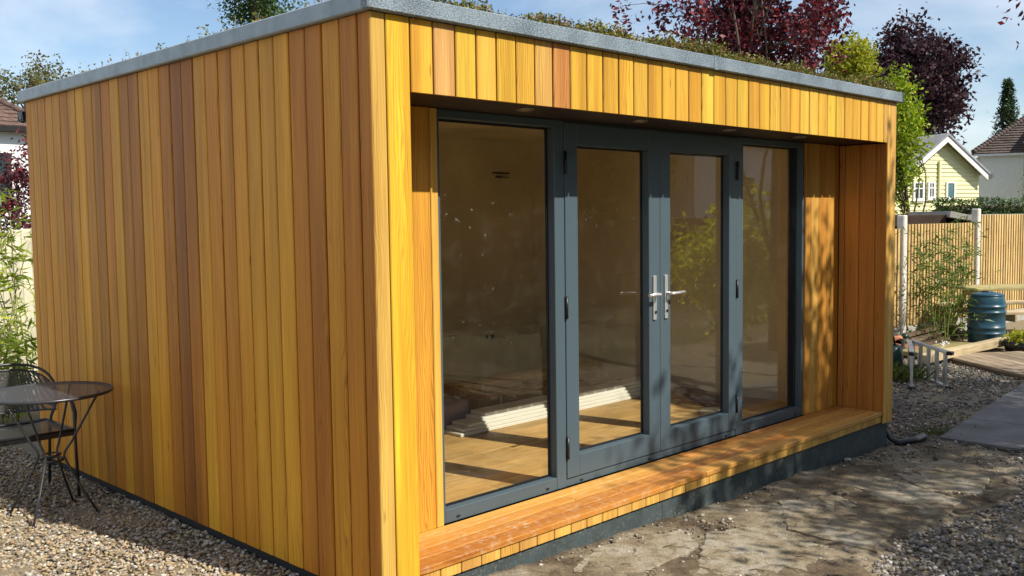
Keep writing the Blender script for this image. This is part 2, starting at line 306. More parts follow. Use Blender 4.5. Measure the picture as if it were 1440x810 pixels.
class MB:
    """collects boxes, prisms and tubes into one mesh"""
    def __init__(s): s.v = []; s.f = []; s.sm = []
    def add(s, vs, fs, smooth=False):
        b = len(s.v); s.v += [tuple(v) for v in vs]; s.f += [tuple(i+b for i in f) for f in fs]; s.sm += [smooth]*len(fs); return s
    def box(s, x0, x1, y0, y1, z0, z1):
        v = [(x0,y0,z0),(x1,y0,z0),(x1,y1,z0),(x0,y1,z0),(x0,y0,z1),(x1,y0,z1),(x1,y1,z1),(x0,y1,z1)]
        return s.add(v, [(0,3,2,1),(4,5,6,7),(0,1,5,4),(1,2,6,5),(2,3,7,6),(3,0,4,7)])
    def cbox(s, x0, x1, y0, y1, z0, z1, c=0.004):
        # box with chamfered edges
        vs = []; 
        for (sx, sy, sz) in [(a, b, d) for a in (0, 1) for b in (0, 1) for d in (0, 1)]:
            X = (x0, x1)[sx]; Y = (y0, y1)[sy]; Z = (z0, z1)[sz]; ix = c if sx == 0 else -c; iy = c if sy == 0 else -c; iz = c if sz == 0 else -c
            vs += [(X, Y+iy, Z+iz), (X+ix, Y, Z+iz), (X+ix, Y+iy, Z)]
        I = lambda a, b, d, k: (a*4+b*2+d)*3+k
        fs = []
        fs.append((I(0,0,0,0), I(0,0,1,0), I(0,1,1,0), I(0,1,0,0))); fs.append((I(1,0,0,0), I(1,1,0,0), I(1,1,1,0), I(1,0,1,0)))
        fs.append((I(0,0,0,1), I(1,0,0,1), I(1,0,1,1), I(0,0,1,1))); fs.append((I(0,1,0,1), I(0,1,1,1), I(1,1,1,1), I(1,1,0,1)))
        fs.append((I(0,0,0,2), I(0,1,0,2), I(1,1,0,2), I(1,0,0,2))); fs.append((I(0,0,1,2), I(1,0,1,2), I(1,1,1,2), I(0,1,1,2)))
        for d in (0, 1):
            for a in (0, 1): fs.append((I(a,0,d,0), I(a,1,d,0), I(a,1,d,2), I(a,0,d,2)))
            for b in (0, 1): fs.append((I(0,b,d,1), I(1,b,d,1), I(1,b,d,2), I(0,b,d,2)))
        for a in (0, 1):
            for b in (0, 1): fs.append((I(a,b,0,0), I(a,b,1,0), I(a,b,1,1), I(a,b,0,1)))
        for a in (0, 1):
            for b in (0, 1):
                for d in (0, 1): fs.append((I(a,b,d,0), I(a,b,d,1), I(a,b,d,2)))
        return s.add(vs, fs)
    def prism(s, poly, a0, a1, axis='z'):
        n = len(poly)
        def P(p, a): return {'z': (p[0], p[1], a), 'y': (p[0], a, p[1]), 'x': (a, p[0], p[1])}[axis]
        vs = [P(p, a0) for p in poly] + [P(p, a1) for p in poly]
        return s.add(vs, [tuple(range(n)), tuple(range(2*n-1, n-1, -1))] + [(i, i+n, (i+1) % n + n, (i+1) % n) for i in range(n)])
    def tube(s, pts, r, n=8, caps=True, closed=False):
        pts = [Vector(p) for p in pts]; m = len(pts); rs = r if isinstance(r, (list, tuple)) else [r]*m
        vs = []; prev = None
        for i, p in enumerate(pts):
            if closed: d = pts[(i+1) % m] - pts[i-1]
            else: d = (pts[min(i+1, m-1)] - pts[max(i-1, 0)])
            if d.length < 1e-9: d = Vector((0, 0, 1))
            d.normalize()
            if prev is None: a = d.orthogonal().normalized()
            else:
                a = prev - d*prev.dot(d)
                a = a.normalized() if a.length > 1e-6 else d.orthogonal().normalized()
            prev = a; b = d.cross(a)
            vs += [p + (a*math.cos(2*PI*k/n) + b*math.sin(2*PI*k/n))*rs[i] for k in range(n)]
        fs = []
        for i in range(m if closed else m-1):
            j = (i+1) % m
            fs += [(i*n+k, i*n+(k+1) % n, j*n+(k+1) % n, j*n+k) for k in range(n)]
        s.add(vs, fs, True)
        if caps and not closed:
            b0 = len(s.v)-len(vs); s.f += [tuple(b0+k for k in range(n-1, -1, -1)), tuple(b0+(m-1)*n+k for k in range(n))]; s.sm += [False, False]
        return s
    def lathe(s, prof, n=32, c=(0, 0, 0)):
        vs = [(c[0]+r*math.cos(2*PI*k/n), c[1]+r*math.sin(2*PI*k/n), c[2]+z) for r, z in prof for k in range(n)]
        fs = [(i*n+k, i*n+(k+1) % n, (i+1)*n+(k+1) % n, (i+1)*n+k) for i in range(len(prof)-1) for k in range(n)]
        return s.add(vs, fs, True)
    def mesh(s, name):
        me = bpy.data.meshes.new(name); me.from_pydata(s.v, [], s.f); me.polygons.foreach_set('use_smooth', s.sm); me.update(); return me
    def build(s, name, mat, parent=None, loc=None, rot=None): return link(name, s.mesh(name), mat, parent, loc, rot)

def leaf_quads(C, size, aspect=0.5, flat=0.0, rg=rng, droop=0.0):
    """diamond leaves at points C (n,3); size (n,) length; flat pulls normals to the vertical"""
    n = len(C); size = np.broadcast_to(np.asarray(size, float), (n,))
    d = rg.normal(size=(n, 3)); d[:, 2] = d[:, 2]*(1-flat) - droop; d /= np.linalg.norm(d, axis=1, keepdims=True)+1e-9
    a = rg.normal(size=(n, 3)); sd_ = np.cross(d, a); sd_ /= np.linalg.norm(sd_, axis=1, keepdims=True)+1e-9
    nn = np.cross(d, sd_)
    L_ = d*size[:, None]; S = sd_*(size*aspect*0.5)[:, None]; K = nn*(size*0.10)[:, None]
    V = np.empty((n, 4, 3)); V[:, 0] = C; V[:, 1] = C+L_*0.45+S+K; V[:, 2] = C+L_; V[:, 3] = C+L_*0.45-S+K
    F = np.arange(n*4).reshape(n, 4); return V.reshape(-1, 3), F

def leaf_object(name, C, size, mat, parent=None, aspect=0.5, flat=0.0, droop=0.0):
    V, F = leaf_quads(C, size, aspect, flat, rng, droop); return link(name, fast_mesh(name, V, F), mat, parent)

def crown_points(c, r, n_clump, per, spread, shell=0.55, holes=0.0, squash=1.0):
    u = rng.normal(size=(n_clump*2, 3)); u /= np.linalg.norm(u, axis=1, keepdims=True)
    rad = shell + (1-shell)*rng.random(n_clump*2)**0.6
    rad *= 0.82 + 0.30*np.sin(u[:, 0]*3.1+c[0])*np.cos(u[:, 1]*2.7+c[1]) + 0.14*np.sin(u[:, 2]*6.0+u[:, 0]*5)
    P = u*rad[:, None]
    if holes > 0:
        ph = np.sin(P[:, 0]*5.1+c[0]*1.3)+np.sin(P[:, 1]*5.7+c[1])+np.sin(P[:, 2]*6.3+c[2]*2); P = P[ph > np.quantile(ph, holes)]
    P = P[:n_clump]*np.array(r)+np.array(c)
    L_ = np.repeat(P, per, axis=0)+rng.normal(size=(len(P)*per, 3))*np.array(spread); return P, L_

def limb(mb, a, b, r0, r1, bend=0.15, n=5, sides=6):
    a = Vector(a); b = Vector(b); d = (b-a).length; pts = []
    o1 = Vector(rng.normal(size=3))*d*bend
    for i in range(n+1):
        t = i/n; p = a.lerp(b, t)+o1*math.sin(PI*t)*0.5; pts.append(p)
    mb.tube(pts, [r0+(r1-r0)*i/n for i in range(n+1)], sides); return pts

def tree(name, label, cat, base, crown_c, crown_r, leafmat, n_clump=160, per=40, leaf=0.08, spread=0.2, trunk_r=0.12, shell=0.45, holes=0.25, aspect=0.55, group=None, limbs=14, extra=None, flat=0.2):
    t = empty(name, base); tag(t, label, cat, group)
    b = Vector(base); cl = Vector(crown_c)-b
    mb = MB(); top = Vector((cl.x, cl.y, cl.z+crown_r[2]*0.45)); pts = limb(mb, (0, 0, -0.05), top, trunk_r, trunk_r*0.25, 0.05, 8, 9)
    P, Lp = crown_points(tuple(cl), crown_r, n_clump, per, spread, shell, holes)
    if extra is not None:
        E_ = np.array(extra)-np.array(base); P = np.vstack([P, E_]); Lp = np.vstack([Lp, np.repeat(E_, per, axis=0)+rng.normal(size=(len(E_)*per, 3))*np.array(spread)])
    idx = rng.permutation(len(P))[:limbs*5]
    hubs = []
    for k in range(min(limbs, len(idx))):
        e = Vector(P[idx[k]]); s0 = pts[min(len(pts)-1, 2+int(rng.integers(0, 6)))]; hubs.append(limb(mb, s0, s0.lerp(e, 0.9), trunk_r*0.38, trunk_r*0.08, 0.12, 5, 5))
    for k in idx[limbs:]:
        e = Vector(P[k]); h = hubs[int(rng.integers(0, len(hubs)))] if hubs else pts
        q = min((p for hh in hubs for p in hh[2:]), key=lambda p: (p-e).length) if hubs else pts[-1]
        limb(mb, q, e, trunk_r*0.12, trunk_r*0.03, 0.12, 3, 4)
    mb.build('trunk', 'bark', t)
    leaf_object('crown', Lp, leaf*(0.6+0.7*rng.random(len(Lp))), leafmat, t, aspect, flat, 0.25)
    return t
# ------------------------------------------------------------------ ground
def gz(x, y):
    x = np.asarray(x, float); y = np.asarray(y, float)
    s_ = np.clip((x-0.3)/4.6, 0, 1); z = -0.155*s_
    return z
DIRT = [(-0.4, -0.9), (0.9, 0.3), (4.85, 0.3), (4.95, 0.0), (5.3, -0.12), (5.35, -0.72), (4.75, -0.95), (4.05, -1.2), (3.25, -1.12), (2.5, -1.07), (2.05, -1.16), (1.2, -1.7), (0.0, -2.4)]
def inside(poly, X, Y):
    r = np.zeros(X.shape, bool); n = len(poly)
    for i in range(n):
        x0, y0 = poly[i]; x1, y1 = poly[(i+1) % n]
        c = ((y0 > Y) != (y1 > Y)) & (X < (x1-x0)*(Y-y0)/((y1-y0)+1e-12)+x0); r ^= c
    return r
def build_ground():
    xs = np.unique(np.concatenate([[-400, -150, -60, -25, -12, -7], np.arange(-4, 9.01, 0.055), np.arange(9.3, 16, 0.4), [18, 22, 30, 45, 70, 150, 400]]))
    ys = np.unique(np.concatenate([[-400, -150, -60, -25, -12, -7], np.arange(-4, 3.01, 0.055), np.arange(3.2, 8, 0.3), [10, 14, 20, 30, 45, 70, 150, 400]]))
    X, Y = np.meshgrid(xs, ys); Z = gz(X, Y)
    jx = X+0.06*np.sin(Y*9)+0.03*np.sin(X*23+Y*17); jy = Y+0.06*np.sin(X*8)+0.03*np.sin(Y*21-X*13)
    D = inside(DIRT, jx, jy).astype(float)
    n = 0.012*np.sin(X*3.1+1.3*np.sin(Y*2.3))*np.cos(Y*4.2+X)+0.006*np.sin(X*11+Y*7)*np.sin(Y*13-X*5)+0.004*rng.normal(size=X.shape)
    near = (np.abs(X-2) < 6.5) & (np.abs(Y) < 4); Z = Z+np.where(near, n, 0)+np.where(D > 0, 0.012, 0)
    Z = np.where((Y > 0.06) & (X > 0.03) & (X < 4.9) & (Y < 3.9), Z-0.05, Z)
    lawn = np.clip((np.maximum(np.abs(X-3)-14, np.abs(Y)-9))/3.0, 0, 1)
    lawn = np.maximum(lawn, np.clip((-3.4-Y+0.3*np.sin(X*2))/0.5, 0, 1)*np.clip((X+2.0)/0.5, 0, 1))  # unseen dark lawn added in front to cut bounce into the recess
    V = np.stack([X, Y, Z], -1).reshape(-1, 3); ny, nx = X.shape
    i = np.arange((ny-1)*(nx-1)); r = i//(nx-1); c = i % (nx-1); a = r*nx+c
    me = fast_mesh('ground', V, np.stack([a, a+1, a+nx+1, a+nx], -1), True)
    for nm, arr in (('dirt', D), ('lawn', lawn)):
        at = me.attributes.new(nm, 'FLOAT', 'POINT'); at.data.foreach_set('value', arr.ravel().astype(np.float32))
    o = link('ground', me, 'ground'); tag(o, 'bare sandy soil and gravel bed of the garden', 'ground', kind='structure')
build_ground()

ICO = None
def stones(name, P, size, mat, label, cat, flatz=0.62):
    global ICO
    if ICO is None:
        import bmesh
        bm = bmesh.new(); bmesh.ops.create_icosphere(bm, subdivisions=1, radius=1.0); ICO = (np.array([v.co[:] for v in bm.verts]), np.array([[v.index for v in f.verts] for f in bm.faces])); bm.free()
    bv, bf = ICO; n = len(P); k = len(bv)
    sc = np.asarray(size)[:, None]*(0.65+0.75*rng.random((n, 3))); sc[:, 2] *= flatz
    V = bv[None]*sc[:, None, :]*(1+0.22*rng.normal(size=(n, k, 1)))
    a = rng.random(n)*2*PI; tl = rng.normal(size=n)*0.35; ca, sa = np.cos(a), np.sin(a); ct, st = np.cos(tl), np.sin(tl)
    x = V[..., 0]; y = V[..., 1]*ct[:, None]-V[..., 2]*st[:, None]; z = V[..., 1]*st[:, None]+V[..., 2]*ct[:, None]
    V = np.stack([x*ca[:, None]-y*sa[:, None], x*sa[:, None]+y*ca[:, None], z], -1)+P[:, None, :]
    F = (bf[None]+(np.arange(n)*k)[:, None, None]).reshape(-1, 3)
    o = link(name, fast_mesh(name, V.reshape(-1, 3), F), mat); return tag(o, label, cat, kind='stuff')
def scatter(n, x0, x1, y0, y1): return rng.uniform(x0, x1, n), rng.uniform(y0, y1, n)
SLAB_Y = lambda x: -0.18+0.11*(x-5.4)
def gravel_left():
    x, y = scatter(46000, -1.9, 0.015, 0.35, 6.6); dist = np.hypot(x+2.4, y+3.2)
    k = (np.arctan2(x+2.4, y+3.2) > 0.27) & (rng.random(len(x)) < np.clip(1.25-dist/14, .45, 1)); x, y = x[k], y[k]
    z = gz(x, y)+rng.uniform(-0.004, 0.016, len(x)); sz = rng.uniform(0.006, 0.0135, len(x))
    stones('gravel', np.stack([x, y, z], -1), sz, 'gravel', 'loose beige and grey gravel under the bistro table beside the cedar wall', 'gravel')
gravel_left()
def gravel_right():
    x, y = scatter(95000, 1.6, 9.6, -2.6, 3.6)
    ins = inside(DIRT, x, y); bldg = (x > 0) & (x < 4.97) & (y > -0.02); path = (x > 5.38) & (y < SLAB_Y(x)+0.03) & (y > SLAB_Y(x)-1.3)
    dist = np.hypot(x+2.4, y+3.2); az = np.arctan2(x+2.4, y+3.2)
    k = ~ins & ~bldg & ~path & (az < 1.34) & (rng.random(len(x)) < np.clip(1.2-dist/17, .35, 1)); x, y = x[k], y[k]
    z = gz(x, y)+rng.uniform(-0.004, 0.018, len(x)); sz = rng.uniform(0.007, 0.0155, len(x))
    stones('gravel', np.stack([x, y, z], -1), sz, 'shadegravel', 'gravel greyed as if in shade, to the right of the bare soil and beyond the corner of the garden room', 'gravel')
gravel_right()
def rubble():
    x, y = scatter(13000, 0.4, 5.4, -1.7, 0.0)
    cl = np.sin(x*5+np.sin(y*6)*2)+np.sin(y*9+x*2)+1.2*np.exp(-((y+0.08)/0.12)**2)+1.1*np.exp(-((x-4.9)/0.35)**2)
    k = inside(DIRT, x, y) & (rng.random(len(x)) < np.clip(0.10+0.22*cl, 0.05, 0.8)); x, y = x[k], y[k]
    sz = np.clip(rng.lognormal(-5.25, 0.5, len(x)), 0.0025, 0.021); z = gz(x, y)+0.012+sz*0.2
    stones('rubble', np.stack([x, y, z], -1), sz, 'rubble', 'small stones and crumbs scattered over the bare soil in front of the deck', 'rubble')
rubble()
def worn_paving():
    t = empty('worn_paving', (0, 0, 0)); tag(t, 'worn pale slabs half buried in the soil in front of the deck', 'paving', kind='structure')
    Q = [[(3.52, -0.33), (3.88, -0.43), (3.66, -0.99), (3.16, -1.10), (3.25, -0.77)], [(2.80, -0.24), (3.20, -0.42), (2.76, -0.98), (2.30, -1.07), (2.32, -0.56)], [(1.96, -0.29), (2.32, -0.44), (2.15, -1.06), (1.84, -1.2), (1.36, -0.62)], [(4.05, -0.38), (4.74, -0.49), (4.60, -0.87), (3.91, -1.02), (3.74, -0.76)], [(1.30, -0.06), (1.88, -0.18), (1.74, -0.40), (1.20, -0.46), (0.92, -0.22)]]
    for k, q in enumerate(Q):
        pts = []
        for i in range(len(q)):
            a = np.array(q[i]); b = np.array(q[(i+1) % len(q)]); m = max(3, int(np.linalg.norm(b-a)/0.045))
            for u in range(m): pts.append(a+(b-a)*u/m+rng.normal(size=2)*0.007)
        n = len(pts); lift = 0.019+0.003*math.sin(k*2.3); c = np.mean(pts, axis=0)
        top = [(p[0], p[1], float(gz(p[0], p[1]))+lift-0.005) for p in pts]; ins = [(c[0]+(p[0]-c[0])*.975, c[1]+(p[1]-c[1])*.975, float(gz(p[0], p[1]))+lift) for p in pts]; bot = [(p[0], p[1], float(gz(p[0], p[1]))-0.06) for p in pts]
        mb = MB(); mb.add(ins+top+bot, [tuple(range(n))]+[(i, (i+1) % n, (i+1) % n+n, i+n) for i in range(n)]+[(i+n, (i+1) % n+n, (i+1) % n+2*n, i+2*n) for i in range(n)]); mb.build('slab', 'wornslab', t)
worn_paving()
def twigs():
    mb = MB()
    for _ in range(150):
        x, y = rng.uniform(0.7, 5.2), rng.uniform(-1.5, -0.02)
        if not inside(DIRT, np.array([x]), np.array([y]))[0]: continue
        L_ = rng.uniform(0.02, 0.09); a = rng.random()*PI; z = float(gz(x, y))+0.024
        mb.tube([(x, y, z), (x+L_*.5*math.cos(a), y+L_*.5*math.sin(a), z+rng.uniform(0, .008)), (x+L_*math.cos(a+.3), y+L_*math.sin(a+.3), z)], rng.uniform(.0010, .0022), 4)
    tag(mb.build('twigs', 'darkwood'), 'small twigs and splinters strewn over the bare soil', 'twigs', kind='stuff')
twigs()

# ------------------------------------------------------------------ the garden room
W, D = 4.94, 3.92
ZC0, ZF, ZT = 0.056, 2.50, 2.575          # cladding foot, fascia foot, fascia top
ZO, XA, XB, YD, ZD = 2.193, 0.200, 4.795, 0.385, 0.145
room = empty('garden_room', (0, 0, 0)); tag(room, 'flat roofed garden room clad in vertical cedar boards with grey glazed doors', 'garden room')
TONES = [(0.56, 0.222, 0.009), (0.60, 0.248, 0.011), (0.53, 0.200, 0.008), (0.62, 0.268, 0.012), (0.49, 0.176, 0.007), (0.58, 0.234, 0.010), (0.44, 0.150, 0.007), (0.63, 0.282, 0.014), (0.55, 0.212, 0.009), (0.57, 0.226, 0.009)]  # default palette, deeper and more orange to carry the side wall's shaded look
_bm = {}
def board_mesh(w, t, L, c=0.004):
    k = (round(w, 3), round(t, 3), round(L, 3))
    if k not in _bm:
        h = w/2; poly = [(-h, 0), (-h, -t+c), (-h+c, -t), (h-c, -t), (h, -t+c), (h, 0)]
        me = MB().prism(poly, 0, L).mesh('board'); _bm[k] = me
    return _bm[k]
def board(parent, w, t, L, loc, rz, tone=None, name='board', mat='cedar', rot=None):
    o = link(name, board_mesh(w, t, L), mat, parent, loc, rot if rot else (0, 0, rz))
    if tone is None:
        tone = TONES[int(rng.integers(0, len(TONES)))]
        if rng.random() < 0.03: tone = (0.42, 0.175, 0.014)
        f = 0.92+0.16*rng.random(); tone = tuple(min(1, c*f) for c in tone)
    o.color = (tone[0], tone[1]*1.07, tone[2]*1.1, 1); return o
G = 0.0095
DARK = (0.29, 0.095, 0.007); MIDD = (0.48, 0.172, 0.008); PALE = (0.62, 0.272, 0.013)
# left side wall: boards face -X
lw = MB().box(0.018, 0.16, 0.02, D-0.02, ZC0-0.0, ZF).build('side_wall', 'gap', room)
edges = [0.0, 0.090]
while edges[-1]+0.1285 < D-0.02: edges.append(edges[-1]+0.1285)
edges.append(D)
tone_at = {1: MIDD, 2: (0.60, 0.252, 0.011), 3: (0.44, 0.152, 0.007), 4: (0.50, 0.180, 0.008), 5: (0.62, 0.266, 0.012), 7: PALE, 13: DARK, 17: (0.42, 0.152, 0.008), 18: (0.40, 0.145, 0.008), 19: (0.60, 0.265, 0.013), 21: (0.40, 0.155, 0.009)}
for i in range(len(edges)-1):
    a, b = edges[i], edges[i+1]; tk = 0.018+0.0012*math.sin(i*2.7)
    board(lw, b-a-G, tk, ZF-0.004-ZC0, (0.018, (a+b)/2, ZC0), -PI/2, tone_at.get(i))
# front face: lintel boards and the two piers
fw = MB().box(XA+0.01, XB-0.01, 0.018, 0.30, ZO+0.012, ZF).box(0.02, XA-0.02, 0.018, YD+0.1, ZC0, ZF).box(XB+0.02, W-0.02, 0.018, D-0.02, ZC0, ZF).build('front_wall', 'gap', room)
fe = [0.079+0.1272*i for i in range(1, 40)]; fe = [0.206]+[0.206+(XB-0.09-0.206)*i/36 for i in range(1, 37)]+[XB]
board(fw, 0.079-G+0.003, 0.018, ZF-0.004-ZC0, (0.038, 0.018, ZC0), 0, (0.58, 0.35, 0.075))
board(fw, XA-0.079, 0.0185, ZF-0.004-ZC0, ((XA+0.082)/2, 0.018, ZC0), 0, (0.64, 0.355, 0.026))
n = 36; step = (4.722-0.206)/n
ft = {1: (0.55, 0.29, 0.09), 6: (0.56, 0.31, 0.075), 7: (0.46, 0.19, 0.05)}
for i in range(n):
    board(fw, step-G, 0.018+0.001*math.sin(i*1.9), ZF-0.004-ZO, (0.206+step*(i+0.5), 0.018, ZO), 0, ft.get(i) or (tuple(c*(.95+.12*rng.random()) for c in ((0.61, 0.345, 0.040), (0.60, 0.325, 0.034), (0.63, 0.37, 0.048), (0.57, 0.295, 0.030))[int(rng.integers(0, 4))])))  # front palette lightened and yellowed to carry the sunlit look
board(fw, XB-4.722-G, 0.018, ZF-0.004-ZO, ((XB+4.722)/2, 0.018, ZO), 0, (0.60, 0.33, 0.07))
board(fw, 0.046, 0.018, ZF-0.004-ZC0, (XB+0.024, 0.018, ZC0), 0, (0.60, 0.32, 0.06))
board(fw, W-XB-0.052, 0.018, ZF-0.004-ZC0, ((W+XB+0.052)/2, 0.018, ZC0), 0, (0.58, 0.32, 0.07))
# dark strip under the fascia, standing in for its shade line
MB().box(0.004, W-0.004, 0.002, 0.018, ZF-0.0035, ZF-0.0005).build('batten', 'gap', fw)
# right side and back faces (plain cladding panels seen only from elsewhere)
for i in range(30):
    board(fw, 0.1245, 0.018, ZF-0.004-ZC0, (W-0.018, 0.066+0.13*i, ZC0), PI/2)
# recess: short walls either side of the glazing, facing -Y, and the right-hand reveal facing -X
rw = MB().box(0.16, 0.676, YD+0.018, 0.53, ZC0, ZF-0.02).box(4.276, XB+0.01, YD+0.018, 0.53, ZC0, ZF-0.02).box(0.676, 4.276, YD+0.03, 0.53, ZO+0.01, ZF-0.02).build('recess_wall', 'gap', room)
for a, b, tn in ((0.21, 0.335, None), (0.335, 0.46, None), (0.46, 0.628, (0.60, 0.28, 0.032)), (0.628, 0.678, (0.62, 0.34, 0.06))):
    board(rw, b-a-0.004, 0.018, ZO-ZD-0.006, ((a+b)/2, YD+0.018, ZD+0.004), 0, tn)
for a, b, tn in ((4.274, 4.346, (0.52, 0.24, 0.045)), (4.346, 4.472, (0.56, 0.30, 0.065)), (4.472, 4.605, (0.52, 0.23, 0.04)), (4.605, 4.714, (0.56, 0.27, 0.05)), (4.714, XB+0.001, (0.46, 0.18, 0.020))):
    board(rw, b-a-0.004, 0.018, ZO-ZD-0.006, ((a+b)/2, YD+0.018, ZD+0.004), 0, tn)
for a, b, tn in ((0.004, 0.092, (0.50, 0.19, 0.03)), (0.092, 0.221, (0.48, 0.175, 0.028)), (0.221, 0.338, (0.52, 0.205, 0.032)), (0.338, YD, (0.46, 0.17, 0.028))):
    board(rw, b-a-0.004, 0.018, ZO-0.105-0.006, (XB+0.018, (a+b)/2, 0.105), -PI/2, tn)
for a, b in ((0.004, 0.13), (0.13, 0.26), (0.26, YD)):
    board(rw, b-a-0.004, 0.018, ZO-0.105-0.006, (XA-0.018, (a+b)/2, 0.105), PI/2)
sf = MB().box(XA+0.002, XB-0.002, 0.019, YD+0.03, ZO+0.002, ZO+0.011).build('soffit', 'cedar', room); sf.color = (0.026, 0.014, 0.008, 1)  # cedar tinted near black to deepen the shade under the lintel
for x in (1.055, 1.973, 2.876, 3.76):
    dl = MB().lathe([(0.047, 0.004), (0.047, -0.004), (0.040, -0.007), (0.033, -0.005), (0.030, 0.002)], 24).build('downlight', 'lamp', room, (x, 0.165, ZO+0.001))
    MB().lathe([(0.030, 0.0), (0.015, 0.001), (0.0005, 0.001)], 16).build('lens', 'black', dl)
# fascia trim round the roof
FX = 0.032
MB().cbox(-FX, 2.438, -FX, 0.012, ZF, ZT, 0.005).build('fascia', 'trim', room); MB().cbox(2.440, W+FX, -FX, 0.012, ZF, ZT, 0.005).build('fascia', 'trim', room)
MB().cbox(2.415, 2.462, -FX-0.003, -FX+0.004, ZF-0.002, ZT+0.003, 0.001).build('lap_strip', 'trim', room)
MB().cbox(-FX, 0.012, 0.0125, D+FX, ZF, ZT, 0.005).build('fascia', 'fascia', room)
MB().cbox(W-0.012, W+FX, 0.0125, D+FX, ZF, ZT, 0.005).build('fascia', 'fascia', room)
MB().cbox(W+FX+0.0005, W+FX+0.006, -FX-0.004, 0.10, ZF-0.003, ZT+0.002, 0.002).build('fascia_end_cap', 'frame', room)
rf = MB().box(0.013, W-0.013, 0.013, D+FX, ZF-0.02+0.002, ZT-0.02).build('roof', 'soil', room)
# gutter end at the back
gt = MB(); gt.prism([(D+0.02, 2.43), (D+0.035, 2.385), (D+0.07, 2.365), (D+0.11, 2.385), (D+0.125, 2.44), (D+0.115, 2.44), (D+0.10, 2.395), (D+0.07, 2.377), (D+0.045, 2.395), (D+0.03, 2.44)], -0.01, W, 'x')
gt.box(0.0, W, D+0.002, D+0.018, 2.36, 2.498); gt.box(-0.010, -0.002, D+0.02, D+0.12, 2.375, 2.44); gt.build('gutter', 'black', room)
MB().box(0.02, W-0.02, D-0.12, D-0.02, ZC0, ZF-0.02).build('back_wall', 'gap', room)
# plinths
MB().box(0.012, 0.06, 0.05, D-0.02, -0.06, ZC0-0.002).build('plinth', 'membrane', room)
MB().box(0.06, 1.998, 0.036, 0.12, -0.24, 0.064).box(2.002, 3.498, 0.0365, 0.12, -0.24, 0.064).box(3.502, 4.93, 0.036, 0.12, -0.24, 0.064).box(4.88, 4.93, 0.12, D-0.05, -0.24, 0.054).box(0.06, 4.88, D-0.1, D-0.05, -0.24, 0.05).build('plinth', 'plinth', room)
# sedum along the roof
def sedum():
    n = 6500; x = rng.uniform(0.02, W, n); y = 0.015+np.abs(rng.normal(size=n))*0.09
    xl = rng.uniform(0.02, 0.12, 140); yl = rng.uniform(0.1, D, 140); x = np.concatenate([x, xl]); y = np.concatenate([y, yl])
    patch = 0.5+0.5*np.sin(x*4.1+1.0)*np.sin(x*1.7+.4)+0.25*np.sin(x*13)
    keep = (rng.random(len(x)) < np.clip(0.25+0.75*patch, .12, 1)*np.clip((x-0.1)/0.8, .10, 1)) | (np.arange(len(x)) >= n)
    x, y, patch = x[keep], y[keep], patch[keep]; h = (0.022+0.07*rng.random(len(x))**1.6)*(0.55+0.75*np.clip(patch, 0, 1)); h[-len(xl):] *= 0.9
    per = 7; C = np.repeat(np.stack([x, y, np.full_like(x, ZT-0.010)], -1), per, axis=0); t = np.tile(np.linspace(0.15, 1, per), len(x)); hh = np.repeat(h, per)
    C[:, 2] += t*hh+0.006; C[:, :2] += rng.normal(size=(len(C), 2))*0.007
    o = leaf_object('sedum', C, 0.012+0.012*rng.random(len(C)), 'sedum', rf, 0.55); o['kind'] = 'stuff'
    mb = MB()   # a few flower stalks
    for _ in range(46):
        X = rng.uniform(0.4, W); Y = rng.uniform(0.03, 0.2); H = rng.uniform(0.05, 0.11)
        mb.tube([(X, Y, ZT-0.02), (X+rng.normal()*0.01, Y, ZT-0.02+H*.6), (X+rng.normal()*0.025, Y, ZT-0.02+H)], 0.0014, 4)
    for _ in range(14):
        Y = rng.uniform(0.4, D); X = rng.uniform(0.02, 0.1); H = rng.uniform(0.05, 0.10)
        mb.tube([(X, Y, ZT-0.02), (X, Y+rng.normal()*0.01, ZT-0.02+H*.6), (X, Y+rng.normal()*0.02, ZT-0.02+H)], 0.0014, 4)
    mb.build('sedum_stalks', 'sedum', rf)['kind'] = 'stuff'
sedum()
# deck step inside the recess
dk = MB().box(XA+0.01, XB-0.01, 0.05, 0.384, 0.066, ZD-0.030).build('deck', 'gap', room)
dl_ = [0.008, 0.112, 0.205, 0.298, 0.392]
joints = [[2.407], [1.75, 3.6], [1.458, 3.1], [2.62]]
DT = [(0.54, 0.265, 0.050), (0.48, 0.205, 0.034), (0.58, 0.305, 0.062), (0.43, 0.17, 0.027), (0.52, 0.24, 0.042)]
for r in range(4):
    xs = [XA+0.006]+joints[r]+[XB-0.004]
    for a, b in zip(xs[:-1], xs[1:]):
        wv = dl_[r+1]-dl_[r]-0.0055; tn = DT[int(rng.integers(0, 5))]
        o = link('deck_board', MB().cbox(-wv/2, wv/2, -0.0295, 0.0+0.0006*r, 0, b-a-0.004, 0.003).mesh('deck_board'), 'cedar_deck', dk, (a+0.001, (dl_[r]+dl_[r+1])/2, ZD), None)
        o.rotation_euler = Matrix(((0, 0, 1), (1, 0, 0), (0, 1, 0))).to_euler(); o.color = (*tn, 1)
x = XA+0.012; k = 0
while x < XB-0.02:
    b = min(x+0.1245, XB-0.006)
    board(dk, b-x-0.004, 0.016, 0.050, ((x+b)/2, 0.036, 0.0645), 0, (0.60+.04*math.sin(k*2.1), 0.33+.03*math.sin(k*2.1), 0.075), name='skirt_board'); x = b; k += 1
